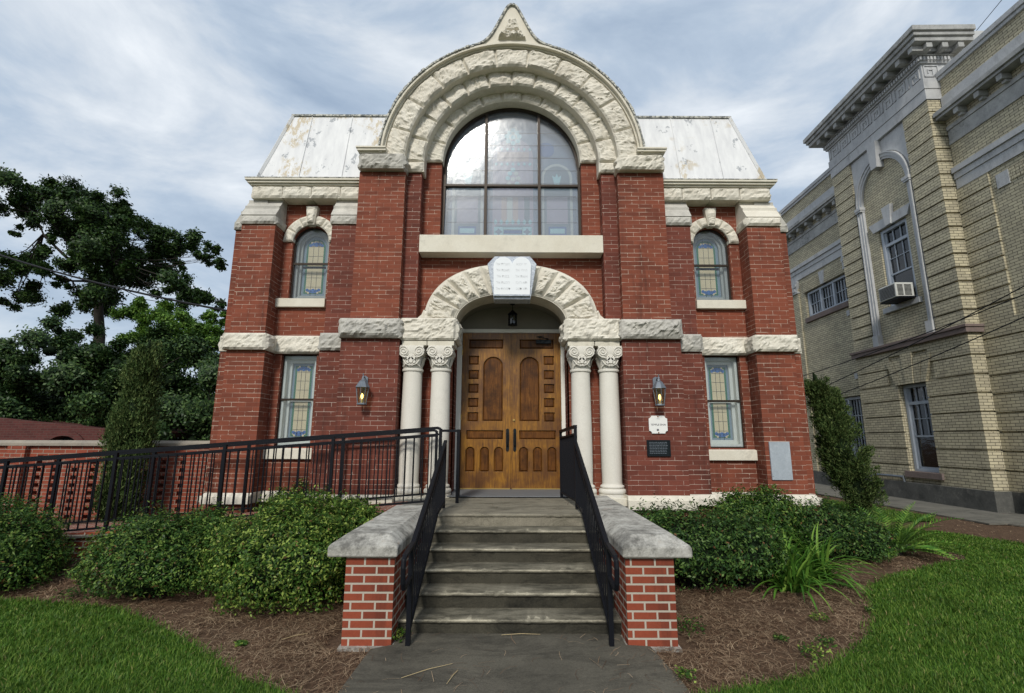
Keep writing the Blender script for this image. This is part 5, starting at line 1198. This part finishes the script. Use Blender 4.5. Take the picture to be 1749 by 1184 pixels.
def cl(spec, Y, dy):
    o = []
    for px, py, r in spec:
        y = Y+rs.uniform(-dy, dy); p = at(px, py, y); o.append((p.x, p.y, p.z, r*(y+4.86)/840*1.0))
    return o
oak = [(20, 330, 32), (60, 322, 30), (95, 335, 28), (120, 345, 26), (150, 350, 26), (185, 345, 24), (208, 352, 16), (40, 362, 22), (95, 375, 26), (130, 385, 32), (165, 385, 34), (205, 390, 28), (235, 385, 24), (262, 400, 22), (285, 412, 24), (300, 430, 22), (150, 420, 34), (190, 425, 36), (230, 430, 30), (265, 445, 26), (130, 455, 22), (165, 465, 34), (205, 465, 34), (240, 475, 24), (150, 500, 28), (185, 505, 28), (130, 520, 16), (160, 530, 18), (40, 392, 10), (80, 415, 12), (20, 450, 30), (55, 455, 26), (75, 440, 16), (30, 490, 28), (65, 495, 18), (20, 520, 16), (340, 412, 20), (360, 425, 15), (380, 447, 13), (350, 445, 12), (300, 480, 24), (325, 495, 22), (345, 505, 16), (370, 515, 12), (310, 455, 12), (280, 500, 16), (335, 525, 14), (-20, 345, 30), (-25, 470, 34), (95, 400, 10), (110, 480, 12), (375, 540, 10)]
p0 = at(170, 575, 24)
oak += [(px_+rs.uniform(-22, 22), py_+rs.uniform(-14, 14), r_*.62) for px_, py_, r_ in oak[:45]]
tree('oak_tree', 'tall dark spreading oak with open branches behind the ivy covered trees', [(p0.x+.3, 24, 0), (p0.x+.2, 24, 4), (p0.x, 24, p0.z), tuple(at(168, 520, 24)), tuple(at(172, 480, 24))], cl(oak, 24, 2.5), M['oak'], 3, 100000, .20, tr=.40, corek=0)
lime = [(378, 540, 14), (380, 570, 14), (335, 590, 24), (300, 605, 22), (260, 590, 22), (385, 600, 12), (240, 520, 20), (265, 535, 24), (230, 545, 18), (295, 540, 20), (320, 560, 22), (350, 575, 20), (370, 590, 16), (280, 565, 24), (250, 515, 12), (340, 545, 12), (375, 615, 12), (300, 580, 24), (365, 560, 10), (225, 575, 18)]
p0 = at(290, 600, 20)
tree('young_tree', 'lighter green tree rising right of the oak, close to the synagogue wall', [(p0.x, 20, 0), (p0.x, 20, 3), tuple(at(288, 580, 20))], cl(lime, 20, 1.5), M['lime'], 5, 45000, .15, group=None, tr=.2)
ivy1 = [(100, 565, 26), (85, 600, 34), (130, 600, 36), (90, 650, 46), (150, 640, 48), (110, 700, 48), (170, 700, 48), (60, 700, 36), (75, 745, 36), (140, 745, 40), (180, 610, 30), (190, 655, 36)]
p0 = at(120, 640, 17)
tree('ivy_covered_tree', 'broad tree smothered in dark ivy, left of the cypress', [(p0.x, 17, 0), (p0.x, 17, 2.5), tuple(p0)], cl(ivy1, 16.5, 1.3), M['ivy'], 6, 90000, .15, group='ivy covered trees behind the garden wall', corek=.25)
ivy2 = [(240, 600, 30), (280, 595, 32), (325, 600, 32), (355, 620, 28), (370, 660, 28), (230, 650, 42), (290, 650, 46), (340, 680, 40), (250, 710, 46), (310, 720, 46), (360, 715, 32), (370, 750, 26), (260, 750, 40), (330, 755, 40), (200, 620, 24), (205, 690, 30), (210, 740, 30)]
p0 = at(290, 660, 17)
tree('ivy_covered_tree', 'ivy draped tree directly left of the synagogue, behind and right of the cypress', [(p0.x, 17, 0), (p0.x, 17, 2.5), tuple(p0)], cl(ivy2, 15.5, 1.2), M['ivy'], 7, 105000, .14, group='ivy covered trees behind the garden wall', corek=.25)
ivy3 = [(15, 595, 24), (0, 630, 36), (35, 640, 28), (10, 680, 36), (45, 690, 28), (-30, 640, 40), (5, 730, 40), (40, 740, 26), (-35, 720, 40), (30, 610, 14)]
p0 = at(0, 660, 15)
tree('leafy_tree', 'bushy tree with paler leaves at the far left edge above the brown brick building', [(p0.x, 15, 0), (p0.x, 15, 2), tuple(p0)], cl(ivy3, 14.5, 1), M['ivy'], 8, 50000, .14, corek=.25)
tree('far_tree', 'dark distant tree filling the gap low beside the synagogue wall', [(-13, 22, 0), (-13, 22, 3)], [(-13+i*1.6, 21+(i % 3), 2.4+(i % 2)*1.6, 1.9) for i in range(-9, 6)], M['oak'], 9, 50000, .22, corek=.3)
# ================================================================== GARDEN WALL AND FAR BUILDING
gwt = empty('garden_wall', (-10, 5.1, 0)); tag(gwt, 'low red brick garden wall with stone coping and pierced brick strips behind the ramp', 'wall')
xs_, slots = [], [-13.9, -12.7, -11.5, -10.32, -9.76, -9.14, -8.56, -7.86, -7.28, -6.2, -5.5]
slots = [float(at(px, 830, 5.0).x) for px in (-60, -20, 29, 60, 90, 122, 153, 184, 274, 308)]
def seg(x0, x1, zt=1.56):
    mb = MB(); mb.box(x0, x1, 5.0, 5.22, 0, zt); return mb
mb = MB(); px_ = -16.5
for sx in slots+[-4.7]:
    mb.box(px_, sx-.055, 5.0, 5.22, 0, 1.42); px_ = sx+.055
mb.box(-16.5, -4.7, 5.0, 5.22, 1.42, 1.60); mb.build('brick_wall', M['gbrick'], gwt)
mb = MB()
for sx in slots:
    for k in range(19):
        if k % 2 == 0: mb.box(sx-.056, sx+.056, 5.004, 5.2, k*.073+.02, k*.073+.092)
mb.build('pierced_bricks', M['gbrick'], gwt)
mb = MB(); mb.plate([(4.93, 1.602), (4.93, 1.66), (5.0, 1.71), (5.22, 1.71), (5.29, 1.66), (5.29, 1.602)], -16.6, -4.75, axis='X'); mb.build('coping', M['rust_stone'], gwt, bevel=.008)
mb = MB(); mb.box(-9.75, -9.4, 4.9, 5.25, 0, 1.601); mb.build('brick_pilaster', M['gbrick'], gwt)
lb = empty('brown_brick_building', (-17, 13, 0)); tag(lb, 'low dark brown brick building with an arched opening beyond the garden wall at far left', 'building')
mb = MB(); mb.plate([(-26, 0), (-13.3, 0), (-13.3, 2.03), (-17.3, 2.42), (-26, 3.2)], 12, 12.3, holes=[[(-15.55, .5), (-14.45, .5), (-14.45, 1.42)]+[(-15+.55*math.cos(R(a)), 1.42+.40*math.sin(R(a))) for a in range(15, 181, 15)]]); mb.build('wall', M['farbrick'], lb)
mb = MB()
mb.plate([(-15+.78*math.cos(R(a)), 1.42+.6*math.sin(R(a))) for a in range(0, 181, 12)]+[(-15+.56*math.cos(R(a)), 1.42+.41*math.sin(R(a))) for a in range(180, -1, -12)], 11.93, 12.05); mb.build('arch', M['farbrick'], lb)
mb = MB(); mb.box(-15.6, -14.4, 12.25, 12.28, .4, 2.0); mb.build('opening', M['dark'], lb)  # near-black sheet closing the arch, painted as the dark inside
mb = MB(); mb.hexa([(-26, 12.31, 2.9), (-13.3, 12.31, 1.8), (-13.3, 20, 1.8), (-26, 20, 2.9), (-26, 12.31, 3.1), (-13.3, 12.31, 1.96), (-13.3, 20, 1.96), (-26, 20, 3.1)]); mb.build('roof', M['farbrick'], lb)

# ================================================================== CREAM BRICK BUILDING (right)
B = empty('cream_brick_building', (12.0, 7.75, 0), rz=-.02); tag(B, 'large cream brick building with white terracotta cornice, tall arched bay and rusticated corners', 'building')
def bp(mb, name, mat, parent=None, **k): return mb.build(name, mat, parent or B, local=True, **k)
XW = .42
# cores
mb = MB(); mb.plate([(-9, .5), (-9, 12.0), (-.02, 12.0), (-.02, .5)], XW, XW+.5, axis='X')
mb.plate([(4.37, .5), (22, .5), (22, 12.0), (4.37, 12.0)], XW, XW+.5, axis='X', holes=[[(4.95, 6.84), (7.62, 6.84), (7.62, 7.95), (4.95, 7.95)], [(5.0, .78), (6.6, .78), (6.6, 3.35), (5.0, 3.35)]])
bp(mb, 'wing_wall', M['cream'])
mb = MB(); gwin = [(1.58, .85), (2.62, .85), (2.62, 3.45), (1.58, 3.45)]; uwin = [(1.5, 5.95), (2.68, 5.95), (2.68, 8.55), (1.5, 8.55)]
mb.plate([(.05, .5), (4.32, .5), (4.32, 4.56), (.05, 4.56)], .05, .5, axis='X', holes=[gwin]); mb.plate([(.9, 4.77), (3.4, 4.77), (3.4, 11.45), (.9, 11.45)], .12, .5, axis='X', holes=[uwin]); mb.box(.5, .9, .05, 4.3, .5, 13.2)
bp(mb, 'bay_wall', M['cream'])
mb = MB(); mb.box(.9, 14, -9, 22, 0, 12.0); bp(mb, 'main_block', M['cream'])
mb = MB()
for x0, y0, y1 in ((-.06, -.06, 4.41), (XW-.06, -9, -.05), (XW-.06, 4.4, 22)): mb.box(x0, .5 if x0 < 0 else XW+.1, y0, y1, 0, .53)
bp(mb, 'foundation', M['foundation'], bevel=.01)
# rusticated bands: bay lower storey
mb = MB()
def bands(z0, z1, n, x0, x1, segs, gap=.045):
    h = (z1-z0)/n
    for k in range(n):
        for (a, b_) in segs:
            a2 = a(k, z0+h*k, z0+h*(k+1)) if callable(a) else a; b2 = b_(k, z0+h*k, z0+h*(k+1)) if callable(b_) else b_
            if a2 is None: continue
            mb.box(x0, x1, a2, b2, z0+h*k+gap*(k > 0), z0+h*(k+1))
bands(.53, 3.45, 6, 0, .5, [(0, 1.56), (2.64, 4.37)])
mb.box(0, .5, 0, 1.2, 3.45+.045, 3.96); mb.box(0, .5, 3.0, 4.37, 3.495, 3.96); mb.box(0, .5, 0, 1.35, 4.005, 4.555); mb.box(0, .5, 2.85, 4.37, 4.005, 4.555); mb.box(.001, .5, 1.1, 3.1, 4.36, 4.554)
bp(mb, 'rusticated_base', M['cream'])
mb = MB()   # flat arch wedges
for k, (t0, t1) in enumerate(((1.22, 1.52), (1.55, 1.86), (1.88, 2.32), (2.34, 2.65), (2.68, 2.98))):
    c = 2.1; f = lambda y: c+(y-c)*.66; mb.plate([(f(t0), 3.45), (f(t1), 3.45), (t1, 4.22+(.16 if k == 2 else 0)), (t0, 4.22+(.16 if k == 2 else 0))], -.03-(.02 if k == 2 else 0), .3, axis='X')
bp(mb, 'window_voussoirs', M['cream'])
mb = MB(); bands(4.78, 11.43, 17, 0, .5, [(0, .93)]); bp(mb, 'corner_quoins', M['cream']); mb = MB(); bands(4.78, 11.43, 17, 0, .5, [(3.42, 4.37)]); bp(mb, 'corner_quoins', M['cream'])
mb = MB(); mb.box(-.09, .52, -.09, 4.46, 4.56, 4.70); mb.box(-.12, .52, -.12, 4.49, 4.70, 4.775); bp(mb, 'belt_course', M['brownstone'], bevel=.008)
# arch frame
mb = MB(); yc, zs = 2.17, 9.68
for (ri, ro, xf) in ((.98, 1.05, .04), (1.05, 1.14, .01), (1.14, 1.18, -.02)):
    mb.plate([(yc+ro, 4.79), (yc+ro, zs)]+[(yc+ro*math.cos(R(a)), zs+ro*1.13*math.sin(R(a))) for a in range(6, 180, 6)]+[(yc-ro, zs), (yc-ro, 4.79), (yc-ri, 4.79), (yc-ri, zs)]+[(yc-ri*math.cos(R(a)), zs+ri*1.13*math.sin(R(a))) for a in range(6, 180, 6)]+[(yc+ri, zs), (yc+ri, 4.79)], xf, .3, axis='X')
for s in (-1, 1): mb.box(-.05, .3, yc+s*.96, yc+s*1.20, 9.5, 9.56); mb.box(-.07, .3, yc+s*.94, yc+s*1.21, 9.56, 9.66); mb.box(-.05, .3, yc+s*.96, yc+s*1.20, 4.785, 5.15)
bp(mb, 'arch_frame', M['terracotta'])
mb = MB(); mb.plate([(.93, 9.7)]+[(yc-1.2*math.cos(R(a)), zs+1.2*1.13*math.sin(R(a))) for a in range(1, 180, 8)]+[(3.42, 9.7), (3.42, 11.43), (.93, 11.43)], .06, .13, axis='X'); mb.plate([(yc-.13, 10.55), (yc+.13, 10.55), (yc+.20, 11.45), (yc-.20, 11.45)], -.12, .3, axis='X'); bp(mb, 'spandrel_keystone', M['terracotta'])
# windows of the bay
def sashwin(y0, y1, z0, z1, x, cols, transom, mat, blinds=False, rows=2, parent=None, low_dark=True):
    mb = MB(); mb.plate([(y0, z0), (y1, z0), (y1, z1), (y0, z1)], x, x+.16, axis='X', holes=[[(y0+.10, z0+.08), (y1-.10, z0+.08), (y1-.10, z1-.10), (y0+.10, z1-.10)]])
    wo = bp(mb, 'window', M['bluewood'], bevel=.006)
    a, b_ = y0+.10, y1-.10; mb = MB(); zt = z1-.10-transom
    if transom: mb.box(x+.03, x+.14, a, b_, zt-.09, zt); 
    for k in range(1, cols): y = a+(b_-a)*k/cols; (mb.box(x+.07, x+.10, y-.012, y+.012, zt, z1-.1) if transom else None)
    zm = (z0+zt)/2
    mb.box(x+.06, x+.12, a, b_, zm-.025, zm+.025)
    for k in range(1, cols): y = a+(b_-a)*k/cols; mb.box(x+.07, x+.10, y-.010, y+.010, zm, zt-.09)
    for k in range(1, rows): z = zm+(zt-zm)*k/rows; mb.box(x+.07, x+.10, a, b_, z-.010, z+.010)
    for y in (a, b_-.045): mb.box(x+.06, x+.12, y, y+.045, z0+.08, z1-.1)
    mb.box(x+.06, x+.12, a, b_, z0+.08, z0+.14)
    bp(mb, 'muntins', M['bluewood'], wo)
    mb = MB(); mb.box(x+.105, x+.108, a, b_, z0+.08, z1-.10); bp(mb, 'pane', M['darkglass'], wo)
    mb = MB(); mb.box(x+.3, x+.31, y0, y1, z0, z1); bp(mb, 'room_dark_sheet', M['dark'], wo)  # thin near-black sheet painted as the unlit room behind the pane
    if blinds:
        mb = MB()
        for k in range(12): z = z0+.45+k*.05; mb.box(x+.14, x+.17, a, b_, z, z+.035)
        bp(mb, 'blinds', M['aircon'], wo)
    return wo
sashwin(1.6, 2.6, .86, 3.44, .13, 3, .42, M['bluewood'])
sashwin(1.52, 2.66, 5.96, 8.54, .17, 3, .40, M['bluewood'], blinds=True)
mb = MB(); mb.box(-.06, .3, 1.42, 2.78, .68, .86); bp(mb, 'window_sill', M['brownstone'], bevel=.01)
mb = MB(); mb.box(.02, .3, 1.36, 2.84, 5.78, 5.955); bp(mb, 'window_sill', M['terracotta'], bevel=.01)
mb = MB(); mb.plate([(1.36, 8.555), (2.82, 8.555), (2.98, 8.86), (1.20, 8.86)], .05, .3, axis='X'); mb.plate([(1.98, 8.55), (2.20, 8.55), (2.28, 9.18), (1.90, 9.18)], .0, .3, axis='X'); bp(mb, 'window_lintel', M['terracotta'])
# entablature of the bay
mb = MB(); mb.box(-.03, .9, -.03, 4.40, 11.45, 11.78); mb.box(-.05, .9, -.05, 4.42, 11.785, 12.13); mb.box(-.02, .9, -.02, 4.39, 12.135, 12.60); bp(mb, 'architrave', M['terracotta'], bevel=.006)
mb = MB()   # greek key relief
def key(fn, u):
    z = 12.17; h = .38; b_ = .028
    def hb(a, c, zz_): fn(a, c, zz_, zz_+b_)
    def vb(a, z0, z1): fn(a, a+b_, z0, z1)
    hb(u, u+.40, z+h-b_); vb(u, z, z+h); hb(u, u+.28, z); vb(u+.25, z, z+.24); hb(u+.11, u+.28, z+.22); vb(u+.11, z+.12, z+.24); vb(u+.40, z, z+h); hb(u+.40, u+.52, z)
for k in range(8): key(lambda a, b_, c, d: mb.box(-.045, -.02, a, b_, c, d), .06+k*.54)
for k in range(1): key(lambda a, b_, c, d: mb.box(a, b_, -.045, -.02, c, d), .02)
bp(mb, 'greek_key_frieze', M['terracotta'])
mb = MB(); mb.box(-.08, .9, -.08, 4.45, 12.60, 12.65)
for k in range(46): y = -.1+k*.1; mb.box(-.15, .1, y, y+.06, 12.655, 12.76)
for k in range(9): x = -.12+k*.1; mb.box(x, x+.06, -.15, .1, 12.656, 12.759)
mb.box(-.09, .9, -.09, 4.46, 12.652, 12.80)
bp(mb, 'dentils', M['terracotta'])
mb = MB()
for k in range(10): y = -.28+k*.5; mb.box(-.42, .1, y, y+.17, 12.83, 13.0)
for k in range(3): x = -.12+k*.45; mb.box(x, x+.17, -.42, .1, 12.831, 12.999)
mb.box(-.16, .9, -.16, 4.53, 12.802, 12.83); bp(mb, 'modillions', M['terr_dirty'], bevel=.01)
mb = MB(); mb.box(-.46, 1.2, -.46, 4.83, 13.0, 13.14); mb.box(-.52, 1.2, -.52, 4.89, 13.142, 13.26); mb.box(-.58, 1.2, -.58, 4.95, 13.262, 13.42); mb.box(-.2, 1.2, -.2, 4.57, 13.422, 13.62); bp(mb, 'bay_cornice', M['terr_dirty'], bevel=.012)
mb = MB(); mb.box(0, 8, -.2, 4.5, 12.9, 13.55); bp(mb, 'bay_roof', M['terracotta'])
# wings' trim
for (a, b_) in ((-9, -.03), (4.42, 22)):
    X = XW
    mb = MB(); mb.box(X-.04, X+.1, a, b_, 8.62, 8.90); mb.box(X-.07, X+.1, a, b_, 8.902, 9.08); mb.box(X-.12, X+.1, a, b_, 9.082, 9.24); bp(mb, 'belt_course', M['terracotta'], bevel=.006)
    mb = MB(); mb.box(X-.04, X+.1, a, b_, 9.96, 10.06); mb.box(X-.02, X+.1, a, b_, 10.062, 10.40); mb.box(X-.05, X+.1, a, b_, 10.402, 10.52)
    mb.box(X-.30, X+.1, a, b_, 10.74, 10.82); mb.box(X-.36, X+.1, a, b_, 10.822, 10.95)
    y = a+.25
    while y < b_-.2: mb.box(X-.26, X+.05, y, y+.15, 10.58, 10.738); mb.box(X-.16, X+.05, y+.02, y+.13, 10.50, 10.578); y += .62
    bp(mb, 'wing_cornice', M['terr_dirty'], bevel=.008); mb = MB(); mb.box(X-.06, X+.1, a, b_, 10.952, 11.46); bp(mb, 'wing_band', M['terracotta'], bevel=.008)
    mb = MB(); mb.box(X-.06, X+.5, a, b_, 12.0, 12.10); mb.box(X-.10, X+.5, a, b_, 12.102, 12.25); bp(mb, 'parapet_coping', M['terracotta'], bevel=.01)
mb = MB(); bands(4.80, 8.60, 10, XW-.05, XW+.2, [(-.93, -.001)]); bp(mb, 'wing_quoins', M['cream'])
mb = MB(); bands(.53, 4.80, 9, XW-.05, XW+.2, [(-9, -.001)]); bp(mb, 'wing_rustication', M['cream'])
mb = MB()
for k in range(26): y = -.99-(k+1)*.085; mb.box(XW-.02, XW+.1, y, y+.074, 8.10, 8.44)
bp(mb, 'soldier_course', M['cream'])
mb = MB(); mb.box(XW-.035, XW+.1, -1.42, -1.1, 8.05, 8.42); bp(mb, 'label_stop', M['terracotta'])
# far wing: pilasters, window, entrance
mb = MB()
for y in (4.45, 8.0, 12, 16):
    mb.box(XW-.06, XW+.1, y, y+.45, .53, 8.5) if y > 5 else None
bp(mb, 'wing_pilasters', M['cream'])
mb = MB()
for y in (4.45, 8.0, 12, 16):
    mb.box(XW-.10, XW+.1, y-.04, y+.49, 8.5, 8.6); mb.box(XW-.12, XW+.1, y-.02, y+.47, 8.05, 8.12); mb.plate([(y+.02, 8.12), (y+.43, 8.12), (y+.48, 8.5), (y-.03, 8.5)], XW-.12, XW+.1, axis='X')
    for s in (.08, .37): mb.plate([(y+s+.08*math.cos(R(a)), 8.40+.08*math.sin(R(a))) for a in range(0, 360, 30)], XW-.16, XW, axis='X')
    for s in (.12, .22, .32): mb.plate([(y+s-.05, 8.14), (y+s+.05, 8.14), (y+s, 8.32)], XW-.15, XW, axis='X')
bp(mb, 'pilaster_capital', M['terracotta'])
def multi(y0, y1, z0, z1, n, X, rows):
    mb = MB(); holes = []; w_ = (y1-y0-.10)/n
    for k in range(n): a = y0+.10+k*w_; holes.append([(a, z0+.09), (a+w_-.10, z0+.09), (a+w_-.10, z1-.09), (a, z1-.09)])
    mb.plate([(y0, z0), (y1, z0), (y1, z1), (y0, z1)], X, X+.14, axis='X', holes=holes); wo = bp(mb, 'window', M['bluewood'], bevel=.005)
    mb = MB()
    for h in holes:
        for k in (1, 2, 3): y = h[0][0]+(h[1][0]-h[0][0])*k/4; mb.box(X+.06, X+.09, y-.01, y+.01, h[0][1], h[2][1])
        for k in range(1, rows): z = h[0][1]+(h[2][1]-h[0][1])*k/rows; mb.box(X+.06, X+.09, h[0][0], h[1][0], z-.012, z+.012)
    bp(mb, 'muntins', M['bluewood'], wo); mb = MB(); mb.box(X+.095, X+.098, y0+.05, y1-.05, z0+.05, z1-.05); bp(mb, 'pane', M['darkglass'], wo)
    mb = MB(); mb.box(X+.3, X+.31, y0, y1, z0, z1); bp(mb, 'room_dark_sheet', M['dark'], wo)  # near-black sheet in place of an unlit room
multi(5.0, 7.58, 6.86, 7.93, 3, XW+.08, 2); multi(5.02, 6.58, .80, 3.33, 2, XW+.08, 4)
mb = MB(); mb.box(XW-.08, XW+.15, 4.9, 7.68, 6.64, 6.84); mb.box(XW-.05, XW+.15, 4.95, 6.65, .62, .78); bp(mb, 'window_sill', M['brownstone'], bevel=.008)
mb = MB()
for k in range(31): y = 4.93+k*.089; mb.box(XW-.03, XW+.1, y, y+.078, 7.96, 8.42)
bp(mb, 'soldier_course', M['cream']); mb = MB()
for k in range(20): y = 4.93+k*.089; mb.box(XW-.03, XW+.1, y, y+.078, 3.36, 3.78)
bp(mb, 'soldier_course', M['cream'])
mb = MB(); mb.plate([(6.2, 7.95), (6.40, 7.95), (6.48, 8.48), (6.12, 8.48)], XW-.06, XW+.1, axis='X'); bp(mb, 'accent_stone', M['terracotta'])
for q4 in ((4.95, 5.12, 6.30, 6.50), (4.95, 5.12, 3.95, 4.15), (6.75, 6.92, 3.36, 3.78)): mb = MB(); mb.box(XW-.035, XW+.1, *q4); bp(mb, 'accent_stone', M['terracotta'])
# air conditioner
ac = empty('air_conditioner', (11.78, 9.62, 5.98), rz=-.02); tag(ac, 'boxy off white air conditioner sticking out of the upper bay window', 'air conditioner')
mb = MB(); mb.box(-.24, .30, -.35, .35, .02, .46); mb.build('casing', M['aircon'], ac, local=True, bevel=.02)
mb = MB(); 
for k in range(10): z = .06+k*.037; mb.box(-.252, -.238, -.31, .31, z, z+.014)
for k in range(9): z = .07+k*.038; mb.box(-.19, -.03, -.362, -.348, z, z+.016); mb.box(.02, .22, -.362, -.348, z, z+.016)
mb.build('grille', M['dark'], ac, local=True)
mb = MB(); mb.box(-.20, .30, -.40, .40, -.03, .018); mb.build('support_board', M['iron'], ac, local=True)
# pipes
t = empty('standpipe', (12.42, 7.3, .03)); tag(t, 'grey standpipe with red valve at the foot of the cream building', 'pipe')
mb = MB(); mb.tube([(12.33, 7.25, .03), (12.33, 7.25, .55), (12.36, 7.25, .68), (12.5, 7.3, .70)], .05, 12); mb.build('pipe', M['pewter'], t, smooth='auto')
mb = MB(); mb.tube([(12.20, 7.2, .28), (12.33, 7.25, .28)], .04, 10); mb.lathe([(.07, 0), (.075, .02), (.07, .05)], 12.33, 7.25, 14, cz=.16); mb.build('valve', simple('red_valve', (.35, .03, .02), .5), t)
mb = MB(); mb.tube([(12.05, 12.0, .02), (12.05, 12.0, .62), (12.0, 11.6, .68), (12.0, 10.6, .68), (12.05, 10.6, .4)], .035, 8); tag(mb.build('wall_pipe', M['pewter'], smooth='auto'), 'thin grey pipe along the foundation of the cream building by the entrance', 'pipe')

# ================================================================== CABLES
def cable(p, q_, sag, rad, label, group=None):
    p, q_ = Vector(p), Vector(q_); pts = [p.lerp(q_, i/24)-Vector((0, 0, sag*4*(i/24)*(1-i/24))) for i in range(25)]
    mb = MB(); mb.tube(pts, rad, 6); tag(mb.build('overhead_cable', M['cable'], recalc=False), label, 'cable', group)
cable(at(388, 531, 3.75), at(-60, 415, 6.5), .12, .022, 'thick black cable sloping from the left wall across the trees')
cable(at(1345, 688, 15), at(1830, 445, 5.0), .12, .014, 'upper of the dark cables crossing the cream building', 'cables across the cream building')
cable(at(1345, 650, 15), at(1830, 470, 5.1), .12, .014, 'middle of the dark cables crossing the cream building', 'cables across the cream building')
cable(at(1345, 705, 15), at(1830, 505, 4.9), .12, .014, 'lowest of the dark cables crossing the cream building', 'cables across the cream building')
cable(at(1590, 145, 9.5), at(1760, -60, 6.2), .02, .009, 'thin dark cable above the cream building cornice against the sky')
# stray twigs and dry grass on the path and lawn
for (x, y, a, L_, lb) in ((-.62, -.75, .6, .42, 'long dry stem lying on the concrete path'), (-.42, -.85, 1.3, .22, 'short curved dry stem lying on the concrete path'), (.1, -.05, .05, .35, 'dry pale stem at the foot of the bottom step'), (3.8, .2, 2.9, .16, 'short pale twig on the right mulch near the lawn'), (-1.9, -.1, .7, .22, 'short brown twig on the left mulch')):
    z = gh(x, y)+.034; mb = MB(); mb.tube([(x-math.cos(a)*L_/2, y-math.sin(a)*L_/2, z), (x, y+.012, z+.004), (x+math.cos(a)*L_/2, y+math.sin(a)*L_/2, z)], [.0022, .0028, .0015], 5); tag(mb.build('twig', simple('dry_stem', (.42, .33, .18), .8), recalc=False), lb, 'twig')
print('objects', len(bpy.data.objects))
